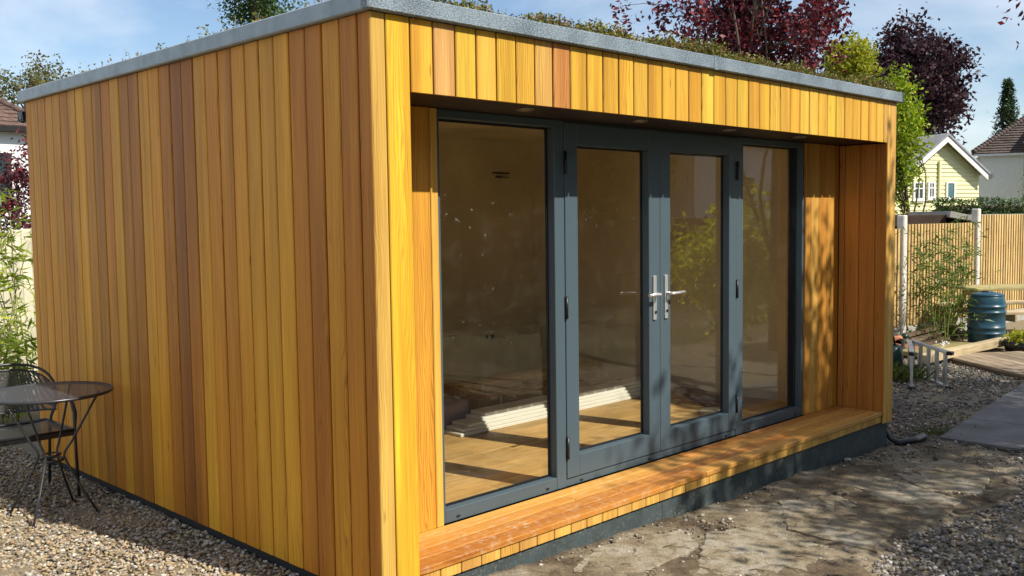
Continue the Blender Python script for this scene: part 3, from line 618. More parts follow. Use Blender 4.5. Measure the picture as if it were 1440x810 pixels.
# glazed front
FY0, FY1, GYP = 0.402, 0.465, 0.45
def ring(mb, x0, x1, z0, z1, ix0, ix1, iz0, iz1, y0, y1):
    """rectangular frame: stiles full height, rails butted between them"""
    mb.cbox(x0, ix0, y0, y1, z0, z1, .0025); mb.cbox(ix1, x1, y0, y1, z0, z1, .0025)
    mb.cbox(ix0+0.0002, ix1-0.0002, y0+.0008, y1, z0, iz0, .0025); mb.cbox(ix0+0.0002, ix1-0.0002, y0+.0008, y1, iz1, z1, .0025); return mb
FB = ZD+0.002; FT = ZO-0.001
def fixed_window(x0, x1, g0, g1):
    fr = ring(MB(), x0, x1, FB, FT, g0, g1, 0.215, 2.152, FY0, FY1).build('window', 'frame', room)
    MB().box(g0, g1, FY1-0.012, FY1-0.002, 0.215, 0.2262).box(g0, g1, FY1-0.012, FY1-0.002, 2.1402, 2.152).box(g1-0.012, g1-0.0005, FY1-0.013, FY1-0.003, 0.2262, 2.1402).box(g0+.0005, g0+0.012, FY1-0.013, FY1-0.003, 0.2262, 2.1402).build('gasket', 'black', fr)
    MB().box(g0, g1, GYP+0.004, GYP+0.010, 0.216, 2.151).build('glass_pane', 'glass', fr)
    for xx in ((g0+0.07), (g1-0.09)): MB().box(xx, xx+0.022, FY0-0.004, FY0+0.002, 0.166, 0.174).build('drain_cap', 'black', fr)
    return fr
fixed_window(0.680, 1.6025, 0.702, 1.523); fixed_window(3.349, 4.274, 3.434, 4.252)
thr = MB().cbox(1.604, 3.3475, FY0+0.004, FY1, FB, 0.188, .002).build('threshold', 'frame', room)
MB().box(1.604, 3.3475, FY0+0.006, FY1, 2.186, FT).build('door_head', 'frame', room)
for xx in (1.72, 2.36, 3.22): MB().box(xx, xx+0.022, FY0-0.001, FY0+0.005, 0.160, 0.168).build('drain_cap', 'black', thr)
def door(x0, x1, g0, g1, hx, sgn):
    fr = ring(MB(), x0, x1, 0.194, 2.183, g0, g1, 0.316, 2.062, FY0-0.004, FY1-0.004).build('door', 'frame', room)
    MB().box(g0, g1, FY1-0.014, FY1-0.0045, 0.316, 0.3275).box(g1-0.012, g1-.0005, FY1-0.015, FY1-0.0055, 0.3275, 2.05).box(g0+.0005, g0+0.012, FY1-0.015, FY1-0.0055, 0.3275, 2.05).box(g0, g1, FY1-0.014, FY1-0.0045, 2.0505, 2.062).build('gasket', 'black', fr)
    MB().box(g0, g1, GYP, GYP+0.005, 0.317, 2.061).build('glass_pane', 'glass', fr)
    hb = MB(); hb.cbox(hx-0.015, hx+0.015, FY0-0.016, FY0-0.0045, 1.025, 1.300, .004)
    hb.tube([(hx, FY0-0.012, 1.185), (hx, FY0-0.055, 1.185), (hx+sgn*0.012, FY0-0.062, 1.185), (hx+sgn*0.125, FY0-0.060, 1.187)], [0.010, 0.010, 0.0105, 0.0095], 10)
    hd = hb.build('handle', 'chrome', fr)
    kh = MB(); kh.tube([(hx, FY0-0.016, 1.075), (hx, FY0-0.0195, 1.075)], 0.010, 12); kh.build('lock_cylinder', 'black', hd)
    hxg = x0-0.0005 if sgn < 0 else x1+0.0005
    for hz in (0.308, 1.10, 1.90):
        MB().tube([(hxg, FY0-0.010, hz), (hxg, FY0-0.010, hz+0.125)], 0.0085, 10).build('hinge', 'black', fr)
    return fr
door(1.606, 2.4765, 1.711, 2.367, 2.415, -1); door(2.4795, 3.3465, 2.586, 3.256, 2.532, 1)
# interior shell
FLZ = 0.14; RX0, RX1, RY1 = 0.165, 4.70, 3.62
fl = MB().box(RX0, RX1, 0.47, RY1, 0.06, FLZ-0.018).build('floor_base', 'gap', room)
y = 0.4705; k = 0
while y < RY1-0.01:
    y2 = min(y+0.302, RY1); xs = [RX0, 1.35+1.1*(k % 2), 3.2+0.8*((k+1) % 2), RX1]
    for a, b in zip(xs[:-1], xs[1:]): MB().cbox(a+.0012-(a+b)/2, b-.0012-(a+b)/2, y+.001, y2-.001, FLZ-0.0175, FLZ, .0015).build('floor_board', 'floor', fl, ((a+b)/2, 0, 0))
    y = y2; k += 1
MB().box(RX1, RX1+0.1, 0.532, RY1+0.1, FLZ-0.02, 2.46).build('interior_wall', 'plaster', room)
MB().box(RX0-0.004, RX1, RY1, RY1+0.1, FLZ-0.02, 2.46).build('interior_wall', 'plaster', room)
MB().box(0.1605, RX0, 0.532, RY1, FLZ-0.02, 2.46).build('interior_wall', 'plaster', room)
MB().box(RX0, 0.665, 0.5305, 0.545, FLZ, 2.42).box(4.292, RX1, 0.5305, 0.545, FLZ, 2.42).box(0.665, 4.292, 0.5305, 0.545, 2.18, 2.42).build('interior_wall', 'plaster', room)
MB().box(4.276, 4.290, FY1+0.001, 0.5445, FLZ, 2.1795).build('window_reveal', 'ply', room)
MB().box(RX0, RX1, 0.532, RY1, 2.42, 2.44).build('ceiling', 'plaster', room)
sk = MB().cbox(4.00, 4.146, RY1-0.010, RY1-0.0005, 0.475, 0.565, .003).build('power_socket', 'chrome', room)
for xx in (4.035, 4.11): MB().box(xx-0.018, xx+0.018, RY1-0.0125, RY1-0.0102, 0.497, 0.535).build('socket_insert', 'black', sk)
lp = MB().box(4.15, 4.36, RY1-0.02, RY1-0.0005, 2.10, 2.112).box(4.19, 4.25, RY1-0.03, RY1-0.0005, 2.06, 2.075).box(4.25, 4.36, RY1-0.02, RY1-0.0005, 2.064, 2.070).build('wall_bracket', 'black', room)

# ------------------------------------------------------------------ things lying inside
for i, (x0, x1, y0, y1, z) in enumerate([(2.06, 4.62, 1.80, 2.00, 0.1405), (2.10, 4.60, 1.815, 2.005, 0.165), (2.16, 4.58, 1.83, 2.01, 0.189), (2.30, 4.60, 1.85, 2.02, 0.213), (2.36, 4.55, 1.87, 2.03, 0.237)]):
    o = MB().cbox(x0, x1, y0, y1, z, z+0.0225, 0.003).build('trim_board', 'white')
    tag(o, ['white trim board at the bottom of the stack on the floor inside', 'white trim board second from the bottom of the stack inside', 'white trim board in the middle of the stack inside', 'white trim board second from the top of the stack inside', 'white trim board on top of the stack on the floor inside'][i], 'board', 'white trim boards stacked inside the room')
def pack(x0, x1, y0, y1, z0, z1, label):
    t = empty('timber_pack', ((x0+x1)/2, (y0+y1)/2, z0)); tag(t, label, 'timber', 'strapped timber packs inside the room')
    L_, B_, H_ = (x1-x0)/2, (y1-y0)/2, z1-z0; n = 3
    for i in range(n):
        a = -B_+2*B_*i/n; dxr = 0.015*rng.normal()
        MB().cbox(-L_+dxr, L_+dxr, a+.002, a+2*B_/n-.002, 0.0005, H_, .003).build('batten', 'packwood', t)
    for xx in (-L_*0.72, L_*0.35): MB().box(xx, xx+0.014, -B_-.003, B_+.003, -0.0, H_+.003).build('strap', 'white', t)
pack(2.52, 4.08, 2.12, 2.36, 0.1405, 0.215, 'brown strapped timber pack at the bottom of the pile inside')
pack(2.56, 4.10, 2.14, 2.38, 0.2185, 0.295, 'brown strapped timber pack in the middle of the pile inside')
pack(2.50, 4.20, 2.30, 2.52, 0.2985, 0.375, 'brown strapped timber pack on top of the pile inside')
MB().cbox(1.75, 2.36, 2.03, 2.20, 0.1405, 0.335, .012).build('wrapped_box', 'mauve'); tag(bpy.data.objects['wrapped_box'], 'mauve wrapped box on the floor behind the left window', 'box')
t = MB(); t.prism([(4.06, 1.10), (4.62, 1.85), (4.66, 1.60), (4.40, 0.98)], 0.152, 0.160); tag(t.build('card_sheet', 'card'), 'brown card sheet lying on the floor behind the right door', 'sheet')
t = MB(); t.prism([(3.86, 1.07), (3.97, 0.87), (4.34, 0.92), (4.12, 1.12)], 0.1405, 0.150); tag(t.build('board_offcut', 'ply'), 'pale grey board offcut on the floor behind the right door', 'offcut')

# ------------------------------------------------------------------ bistro table and chair
def bistro_table():
    cx, cy = -0.42, 2.52; t = empty('bistro_table', (cx, cy, 0.0)); tag(t, 'round black mesh bistro table standing on the gravel', 'table')
    R_ = 0.335; H_ = 0.72
    top = MB(); n = 48
    top.add([(0, 0, H_)]+[(R_*math.cos(2*PI*k/n), R_*math.sin(2*PI*k/n), H_) for k in range(n)], [(0, k+1, (k+1) % n+1) for k in range(n)])
    tp = top.build('table_top', 'mesh', t)
    MB().tube([(R_*math.cos(2*PI*k/n), R_*math.sin(2*PI*k/n), H_-0.008) for k in range(n)], 0.0095, 8, closed=True).build('rim', 'steel', tp)
    MB().tube([(0.062*math.cos(2*PI*k/20), 0.062*math.sin(2*PI*k/20), 0.325) for k in range(20)], 0.007, 6, closed=True).build('waist_ring', 'steel', t)
    MB().tube([(0.048*math.cos(2*PI*k/20), 0.048*math.sin(2*PI*k/20), 0.355) for k in range(20)], 0.006, 6, closed=True).build('waist_ring', 'steel', t)
    for k in range(4):
        a = PI/4+k*PI/2+0.02; c, s_ = math.cos(a), math.sin(a); pts = []
        for r, z in ((0.285, H_-0.012), (0.20, 0.56), (0.115, 0.415), (0.078, 0.365), (0.072, 0.335), (0.085, 0.30), (0.16, 0.155), (0.255, 0.0)): pts.append((r*c, r*s_, z+0.01))
        lg = MB().tube(pts, 0.0068, 8).build('leg', 'steel', t)
        MB().lathe([(0.0, 0.0), (0.016, 0.0), (0.016, 0.012), (0.009, 0.018)], 10, (0.256*c, 0.256*s_, 0.004)).build('foot', 'steel', lg)
bistro_table()
def bistro_chair():
    cx, cy = -0.42, 3.02; t = empty('bistro_chair', (cx, cy, 0.0)); tag(t, 'black mesh garden chair with rounded back behind the bistro table', 'chair')
    SW, SD, SH = 0.235, 0.23, 0.42
    st = MB(); n = 8
    for j in range(n+1):
        for i in range(n+1):
            st.v.append((-SW+2*SW*i/n, -SD+2*SD*j/n, SH-0.012*(1-((i-4)/4)**2)))
    st.f += [(j*(n+1)+i, j*(n+1)+i+1, (j+1)*(n+1)+i+1, (j+1)*(n+1)+i) for j in range(n) for i in range(n)]; st.sm += [True]*(n*n)
    s0 = st.build('seat', 'mesh', t)
    MB().tube([(-SW, -SD, SH), (SW, -SD, SH), (SW, SD, SH), (-SW, SD, SH)], 0.010, 8, closed=True).build('seat_rim', 'steel', s0)
    MB().box(-SW, SW, -SD-0.004, -SD+0.003, SH-0.032, SH-0.006).box(SW-0.003, SW+0.004, -SD+.004, SD, SH-0.032, SH-0.006).build('seat_band', 'steel', s0)
    # rounded back, bowed round the sitter
    m = 21; BK = MB(); arc = []
    for j in range(m):
        u = -1+2*j/(m-1); x = 0.285*math.sin(u*1.25)/math.sin(1.25); yb = SD+0.06-0.16*(1-math.cos(u*1.25)); zt = SH+0.10+0.235*math.sqrt(max(0, 1-(abs(u)**2.4)))+0.0; arc.append((x, yb, zt))
    rows = 7
    for r in range(rows):
        for (x, yb, zt) in arc: BK.v.append((x*(0.94+0.06*r/(rows-1)), yb-0.03+0.03*r/(rows-1), SH+0.07+(zt-SH-0.07)*r/(rows-1)))
    BK.f += [(r*m+j, r*m+j+1, (r+1)*m+j+1, (r+1)*m+j) for r in range(rows-1) for j in range(m-1)]; BK.sm += [True]*((rows-1)*(m-1))
    b0 = BK.build('backrest', 'mesh', t)
    fr = MB(); fr.tube([(x*1.02, yb+0.004, zt+0.034) for x, yb, zt in arc], 0.009, 8); fr.tube(arc, 0.006, 6); fr.tube([(x*0.94, yb-0.03, SH+0.07) for x, yb, zt in arc], 0.006, 6)
    for j in range(3, m-3, 3): fr.tube([arc[j], (arc[j][0]*1.02, arc[j][1]+.004, arc[j][2]+0.034)], 0.004, 5)
    fr.build('back_frame', 'steel', b0)
    for sx in (-1, 1):
        x, yb, zt = arc[0] if sx < 0 else arc[-1]
        MB().tube([(x*1.02, yb+.004, zt+0.034), (sx*SW*1.02, SD*0.72, SH+0.03), (sx*SW, SD*0.80, SH-0.05), (sx*SW*1.0, SD*1.0, 0.012)], 0.0095, 8).build('leg', 'steel', t)
        MB().tube([(sx*SW*1.04, -SD*0.75, SH+0.17), (sx*SW*1.04, -SD*0.95, SH+0.10), (sx*SW, -SD, SH), (sx*SW*1.02, -SD*1.05, 0.012)], [0.012, 0.014, 0.0095, 0.0095], 8).build('leg', 'steel', t)
        MB().tube([(sx*SW*1.04, -SD*0.75, SH+0.17), (sx*SW*1.1, 0, SH+0.18), (x*1.02, yb, zt+0.034)], 0.010, 8).build('armrest', 'steel', t)
bistro_chair()

# ------------------------------------------------------------------ left background: fence, bamboo, purple shrub, house, trees
def board_fence():
    t = empty('board_fence', (0.0, 6.8, 0)); tag(t, 'pale vertical board fence behind the bamboo on the far left', 'fence'); x = -1.7
    while x < 1.6:
        MB().cbox(-0.0435, 0.0435, 0, 0.018, 0, 1.62+0.015*rng.normal(), .003).build('board', 'palewood', t, (x, 0.003*rng.normal(), 0.0)); x += 0.0905
    MB().box(-1.8, 1.7, 0.022, 0.06, 0.3, 0.38).box(-1.8, 1.7, 0.022, 0.06, 1.25, 1.33).build('rail', 'oldwood', t)
board_fence()
def bamboo(name, label, base, h, n, rad, leaf, spread=0.16, per=70, lo=0.15, mat='bambooleaf', lean=0.18):
    t = empty(name, base); tag(t, label, 'bamboo'); mb = MB(); C = []
    for k in range(n):
        x, y = rng.normal(size=2)*rad*0.5; dx_, dy_ = rng.normal(size=2)*lean; H_ = h*rng.uniform(0.65, 1.0)
        pts = [(x+dx_*s_*s_, y+dy_*s_*s_, H_*s_*(1-0.05*s_)) for s_ in np.linspace(0, 1, 7)]
        mb.tube(pts, [0.006*(1-0.7*s_)+0.001 for s_ in np.linspace(0, 1, 7)], 5)
        for q in range(per//6):
            s_ = rng.uniform(lo, 1); p = np.array([x+dx_*s_*s_, y+dy_*s_*s_, H_*s_]); d = rng.normal(size=3)*spread*(1.15-0.6*s_); d[2] = abs(d[2])*0.5
            mb.tube([tuple(p), tuple(p+d)], 0.0015, 4)
            for f in np.linspace(0.3, 1.05, 6): C.append(p+d*f+rng.normal(size=3)*0.012)
    mb.build('canes', 'culm', t); C = np.array(C)
    leaf_object('foliage', C, leaf*(0.6+0.8*rng.random(len(C))), mat, t, 0.17, 0.35, 0.35)
bamboo('bamboo', 'tall bright bamboo clump in front of the pale board fence on the far left', (0.50, 6.35, 0), 2.0, 12, 0.30, 0.12, 0.18, 100, 0.25)
bamboo('bamboo', 'low leafy bamboo shoots behind the garden chair', (0.30, 5.6, 0), 0.70, 9, 0.30, 0.13, 0.14, 70, 0.1)
tree('purple_shrub', 'dark purple shrub above the bamboo at the left edge', 'shrub', (1.38, 8.5, 0), (1.42, 8.5, 2.05), (0.30, 0.30, 0.70), 'purple', 60, 36, 0.05, 0.06, 0.03, 0.3, 0.15)

def slope_tiles(t, name, mat, corners, rows, thick=0.03, tile=0.25):
    """stepped courses of tiles on a planar quad: corners eaveL, eaveR, ridgeR, ridgeL"""
    a, b, c, d = [np.array(p, float) for p in corners]; nrm = np.cross(b-a, d-a); nrm /= np.linalg.norm(nrm)
    if nrm[2] < 0: nrm = -nrm
    mb = MB()
    for i in range(rows):
        f0, f1 = i/rows, (i+1)/rows; l0 = a+(d-a)*f0; r0 = b+(c-b)*f0; l1 = a+(d-a)*f1; r1 = b+(c-b)*f1
        n = max(1, int(np.linalg.norm(r0-l0)/tile))
        for k in range(n):
            u0, u1 = k/n+0.04/n, (k+1)/n; j = nrm*(thick*(0.9+0.35*rng.random()))
            p = [l0+(r0-l0)*u0, l0+(r0-l0)*u1, l1+(r1-l1)*u1, l1+(r1-l1)*u0]
            mb.add([p[0]+j, p[1]+j, p[2]+nrm*0.004, p[3]+nrm*0.004, p[0]-nrm*.01, p[1]-nrm*.01], [(0, 1, 2, 3), (4, 5, 1, 0), (0, 3, 4), (1, 5, 2)])
    o = mb.build(name, mat, t); o['kind'] = 'stuff'; return o
def left_house():
    t = empty('white_house', (6.2, 24.0, 0), 0.0); tag(t, 'white rendered house with red brown hipped roof at the left edge', 'house')
    x0, x1, y0, y1, ze = -6.0, 0.75, -0.4, 7.0, 4.05
    MB().box(x0, x1, y0, y1, -0.3, ze).build('wall', 'render', t)
    MB().box(x0-0.3, x1+0.3, y0-0.3, y1+0.3, ze+0.001, ze+0.13).build('eaves', 'black', t)
    r = 2.4; zr = ze+0.13
    slope_tiles(t, 'roof_slope', 'redTile', [(x0-.3, y0-.3, zr), (x1+.3, y0-.3, zr), (x1-r, y0+3.7, zr+2.2), (x0+r, y0+3.7, zr+2.2)], 18)
    slope_tiles(t, 'roof_slope', 'redTile', [(x1+.3, y0-.3, zr), (x1+.3, y1+.3, zr), (x1-r, y0+3.7, zr+2.2), (x1-r, y0+3.7, zr+2.2)], 18)
    mb = MB()
    for i in range(16):
        a = Vector((x1+.3, y0-.3, zr)).lerp(Vector((x1-r, y0+3.7, zr+2.2)), i/16); b = Vector((x1+.3, y0-.3, zr)).lerp(Vector((x1-r, y0+3.7, zr+2.2)), (i+1.1)/16); mb.tube([a+Vector((0, 0, .05)), b+Vector((0, 0, .03))], 0.10, 6)
    o = mb.build('hip_tile', 'redTile', t); o['kind'] = 'stuff'
    wf = MB(); ring(wf, -0.95, 0.12, 1.9, 3.6, -0.86, 0.03, 1.99, 3.51, y0-0.06, y0-0.001); wdw = wf.build('window', 'white', t)
    MB().box(-0.86, 0.03, y0-0.03, y0-0.01, 1.99, 3.51).build('pane', 'darkpane', wdw); MB().box(-0.44, -0.40, y0-0.05, y0-0.031, 1.99, 3.51).build('glazing_bar', 'white', wdw)
left_house()
tree('olive_tree', 'sparse pale olive tree behind the white house on the left', 'tree', (10.6, 34.0, -0.2), (10.4, 34.0, 6.3), (1.9, 1.7, 1.9), 'olive', 110, 34, 0.13, 0.20, 0.16, 0.35, 0.3, limbs=26)
tree('small_leaf_tree', 'small leaved green tree peeping over the roof at top left', 'tree', (7.25, 13.3, -0.2), (7.35, 13.3, 5.95), (1.0, 1.0, 0.75), 'midgreen', 130, 46, 0.07, 0.10, 0.06, 0.25, 0.2, limbs=18)

# ------------------------------------------------------------------ right background
FP1, FP2 = Vector((11.30, 2.66, 0)), Vector((13.52, 2.44, 0)); fdir = (FP2-FP1).normalized(); FL_ = (FP2-FP1).length
def slat_fence():
    ang = math.atan2(fdir.y, fdir.x); t = empty('slatted_fence', (FP1.x, FP1.y, -0.16), ang); tag(t, 'golden vertical slat fence between white concrete posts on the right', 'fence')
    # local X runs along the fence, local -Y... faces the garden
    for b, (x0, ztop) in enumerate(((-FL_, 1.62), (0, 1.68), (FL_, 1.80))):
        px = x0; zt = (1.68, 1.745, 1.83)[b]
        if b > 0: MB().cbox(px-0.05, px+0.05, -0.055, 0.055, -0.2, zt+0.055, .012).build('post', 'postwhite', t)
        bay = MB().cbox(px+0.052, px+FL_-0.052, -0.02, 0.02, -0.05, 0.20, .004).build('gravel_board', 'concrete', t)
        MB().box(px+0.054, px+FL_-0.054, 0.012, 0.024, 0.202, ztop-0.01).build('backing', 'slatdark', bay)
        n = 24; st = (FL_-0.11)/n
        for k in range(n): MB().cbox(-st*0.30, st*0.30, -0.012, 0.011, 0.205, ztop-0.012, .002).build('slat', 'slat', bay, (px+0.055+st*(k+.5), 0, 0))
    MB().cbox(2*FL_-0.05, 2*FL_+0.05, -0.055, 0.055, -0.2, 1.87, .012).build('post', 'postwhite', t)
slat_fence()
bamboo('bamboo', 'feathery green bamboo growing against the slatted fence', (11.05, 2.05, -0.16), 1.80, 19, 0.34, 0.10, 0.24, 110, 0.04, 'greenbamboo', 0.24)

def water_butt():
    t = empty('water_butt', (11.22, 1.47, -0.10)); tag(t, 'blue green plastic water butt with ribbed sides and lid', 'water butt')
    R_ = 0.232; pr = [(0, 0), (R_*0.86, 0.0), (R_*0.93, 0.03), (R_*0.985, 0.13)]
    for z in (0.16, 0.235, 0.44, 0.515): pr += [(R_*0.995, z-0.016), (R_*1.035, z-0.010), (R_*1.035, z+0.010), (R_*0.995, z+0.016)]
    pr += [(R_*0.985, 0.56), (R_*0.93, 0.63), (R_*0.86, 0.66)]
    MB().lathe(pr, 40).build('barrel', 'butt', t)
    ld = MB().lathe([(R_*0.90, 0.655), (R_*0.92, 0.672), (R_*0.85, 0.682), (R_*0.5, 0.700), (0.06, 0.706), (0.001, 0.706)], 40).build('lid', 'butt', t)
    MB().lathe([(0.07, 0.702), (0.07, 0.716), (0.05, 0.720), (0.001, 0.716)], 20).build('filler_cap', 'black', ld)
    MB().tube([(R_*0.95, -0.02, 0.10), (R_*1.25, -0.06, 0.10)], 0.014, 8).build('tap', 'black', t)
water_butt()
def decking():
    t = empty('decking', (9.2, 0.9, -0.16), math.atan2(-1.25, -0.98)); tag(t, 'low weathered timber decking on the far right', 'deck')
    for k in range(14): MB().cbox(-0.9, 2.6, -0.068, 0.068, 0.045, 0.075, .004).build('plank', 'oldwood', t, (0.01*rng.normal(), 0.14+0.142*k, 0))
    MB().box(-0.88, 2.58, 0.075, 0.115, -0.1, 0.044).build('joist', 'darkwood', t)
decking()
def beam(name, a, b, wd, ht, mat, label, cat, group=None, tilt=0.0):
    a = Vector(a); b = Vector(b); d = b-a; L_ = d.length
    o = MB().cbox(-L_/2, L_/2, -wd/2, wd/2, 0, ht, .006).build(name, mat, None, (a+b)/2); o.rotation_euler = (tilt, -math.asin(max(-1, min(1, d.z/L_))), math.atan2(d.y, d.x)); return tag(o, label, cat, group)
beam('timber_beam', (9.0, 1.42, -0.10), (11.35, 1.20, -0.08), 0.12, 0.10, 'newwood', 'pale timber beam lying across the deck in front of the water butt', 'beam')
beam('timber_beam', (9.6, 1.72, -0.12), (11.0, 1.62, -0.12), 0.55, 0.06, 'greenstain', 'greenish wide timber board lying behind the pale beam', 'board')
labs = ['dark old plank lowest in the heap by the bamboo', 'dark old plank leaning across the heap by the bamboo', 'dark old plank on top of the heap by the bamboo', 'dark old plank at the back of the heap by the bamboo']
for i, (a, b) in enumerate((((9.7, 2.02, -0.12), (11.3, 1.85, -0.02)), ((9.8, 2.10, -0.06), (11.5, 1.95, 0.06)), ((9.9, 2.22, 0.0), (11.2, 1.98, 0.10)), ((10.2, 2.35, -0.08), (11.7, 2.1, 0.08)))):
    beam('old_plank', a, b, 0.14, 0.045, 'darkwood', labs[i], 'plank', 'old planks heaped by the bamboo', 0.2*math.sin(i*2))
def roof_tile_pile():
    k = 0; L_ = ['lowest', 'second', 'third', 'fourth', 'fifth', 'sixth', 'seventh', 'topmost']
    for k in range(8):
        pr = []; mb = MB(); nseg = 8
        for j in range(nseg+1): a = -0.9+1.8*j/nseg; pr.append((0.11*math.sin(a), 0.11*math.cos(a)-0.07))
        poly = pr+[(p[0]*0.88, p[1]-0.012) for p in reversed(pr)]
        o = mb.prism(poly, -0.19, 0.19, 'y').build('roof_tile', 'terracotta', None, (9.52+0.16*(k % 4)+0.03*rng.normal(), 2.16+0.12*(k//4)-0.05*(k % 4), -0.06+0.05*(k % 3)+0.04*(k//4)))
        o.rotation_euler = (0.15*rng.normal(), 0.2*rng.normal(), -0.8+0.25*rng.normal())
        tag(o, 'curved terracotta tile in the pile at the corner of the garden room', 'tile', 'terracotta tiles piled by the fence post')
roof_tile_pile()
def watering_can():
    t = empty('watering_can', (8.5, 1.56, -0.14)); tag(t, 'dark green watering can behind the ladder at the building corner', 'watering can')
    MB().lathe([(0, 0), (0.12, 0), (0.125, 0.02), (0.12, 0.2), (0.10, 0.27), (0.07, 0.30), (0.068, 0.30)], 28).build('body', 'canplastic', t)
    MB().tube([(0.10, 0, 0.06), (0.22, 0.0, 0.16), (0.33, 0, 0.34)], [0.022, 0.018, 0.014], 10).build('spout', 'canplastic', t)
    MB().tube([(-0.11, 0, 0.08), (-0.19, 0, 0.14), (-0.19, 0, 0.30), (-0.10, 0, 0.40), (0.02, 0, 0.40), (0.07, 0, 0.30)], 0.013, 8).build('handle', 'canplastic', t)
    MB().tube([(0.33, 0, 0.34), (0.36, 0, 0.37)], [0.016, 0.045], 14).build('rose', 'canplastic', t)
watering_can()
def ladder():
    t = empty('stepladder', (7.75, 0.85, -0.155), 0); tag(t, 'aluminium stepladder lying on its side on the gravel', 'ladder')
    # lies on one stile edge, rungs stand upright; two sections hinged at the far end
    H_ = 0.36
    hinge = Vector((8.62, 1.42, 0))-Vector((7.75, 0.85, 0))
    for s_, end in enumerate((Vector((7.52, 0.92, 0)), Vector((7.78, 0.64, 0)))):
        e = end-Vector((7.75, 0.85, 0)); d = (e-hinge); L_ = d.length; u = d.normalized(); n_ = Vector((-u.y, u.x, 0))
        sec = None
        for z0 in (0.0, H_):
            mb = MB(); a, b = hinge, e
            vs = []
            for p in (a, b):
                for (q, zz) in ((-0.011, z0), (0.011, z0), (0.011, z0+0.028), (-0.011, z0+0.028)): vs.append(p+n_*q*2.2+Vector((0, 0, zz)))
            mb.add(vs, [(0, 1, 2, 3), (7, 6, 5, 4), (0, 4, 5, 1), (1, 5, 6, 2), (2, 6, 7, 3), (3, 7, 4, 0)])
            o = mb.build('stile', 'alu', t)
            MB().cbox(e.x-0.035, e.x+0.035, e.y-0.03, e.y+0.03, z0-0.004, z0+0.034, .006).build('rubber_foot', 'black', o)
        for k in range(5):
            p = hinge.lerp(e, 0.12+0.195*k); mb = MB(); tw = 0.028 if s_ == 1 else 0.046
            vs = [p+u*i*tw+n_*j*0.012+Vector((0, 0, z)) for z in (0.02, H_+0.008) for (i, j) in ((-1, -1), (1, -1), (1, 1), (-1, 1))]
            mb.add(vs, [(0, 3, 2, 1), (4, 5, 6, 7), (0, 1, 5, 4), (1, 2, 6, 5), (2, 3, 7, 6), (3, 0, 4, 7)]).build('tread' if s_ == 0 else 'rung', 'alu', t)
ladder()
def picnic_table():
    t = empty('picnic_table', (12.55, 1.42, -0.12), math.radians(-38)); tag(t, 'timber picnic bench with sloping legs at the right edge', 'picnic table')
    for k in range(5): MB().cbox(-0.95, 0.95, -0.065, 0.065, 0.70, 0.735, .004).build('top_plank', 'greenstain', t, (0, -0.28+0.14*k, 0))
    for sy in (-1, 1):
        for k in range(2): MB().cbox(-0.95, 0.95, -0.065, 0.065, 0.41, 0.445, .004).build('seat_plank', 'newwood', t, (0, sy*(0.62+0.14*k), 0))
    for x in (-0.72, 0.72):
        MB().cbox(x-0.02, x+0.02, -0.34, 0.34, 0.60, 0.697, .004).build('top_bearer', 'newwood', t)
        MB().cbox(x+0.021, x+0.06, -0.83, 0.83, 0.31, 0.407, .004).build('seat_bearer', 'newwood', t)
        for sy in (-1, 1):
            MB().prism([(sy*0.22, 0.60), (sy*0.32, 0.60), (sy*0.68, 0.0), (sy*0.57, 0.0)], x-0.06, x-0.021, 'x').build('leg', 'greenstain', t)
picnic_table()
def planter():
    t = empty('planter', (10.98, 0.97, -0.12)); tag(t, 'low black planter with yellow green plant at the right edge', 'planter')
    MB().lathe([(0, 0), (0.17, 0), (0.20, 0.13), (0.185, 0.13), (0.17, 0.10), (0.001, 0.10)], 24).build('pot', 'black', t)
    n = 260; C = np.stack([rng.normal(size=n)*0.08, rng.normal(size=n)*0.08, 0.10+0.13*rng.random(n)], -1); leaf_object('foliage', C, 0.07*(0.5+rng.random(n)), 'yellowgreen', t, 0.35)
planter()
def paving():
    base = []
    for i in range(5):
        for j in range(2):
            x0 = 5.42+0.9*i; x1 = x0+0.89; f = lambda x: SLAB_Y(x)-0.62*j
            h = 0.012+0.004*math.sin(i*3+j*5)
            poly = [(x0, f(x0)), (x1, f(x1)), (x1, f(x1)-0.61), (x0, f(x0)-0.61)]
            base.append((poly, h))
    p0 = MB().prism([(5.40, SLAB_Y(5.40)+0.01), (9.95, SLAB_Y(9.95)+0.01), (9.95, SLAB_Y(9.95)-1.26), (5.40, SLAB_Y(5.40)-1.26)], -0.22, -0.150).build('garden_path', 'soil'); tag(p0, 'grey slab path crossing the gravel on the right', 'path', kind='structure')
    for poly, h in base: MB().prism(poly, -0.149, -0.140+h).build('slab', 'slab', p0)
paving()
def black_pipe():
    o = MB().tube([(4.975, 0.10, 0.0), (4.985, 0.03, -0.10), (5.0, -0.03, -0.128), (5.12, -0.09, -0.125), (5.30, -0.10, -0.118)], [0.018, 0.02, 0.026, 0.03, 0.032], 12).build('drain_pipe', 'black'); tag(o, 'short black drain pipe lying at the foot of the right corner', 'pipe')
black_pipe()
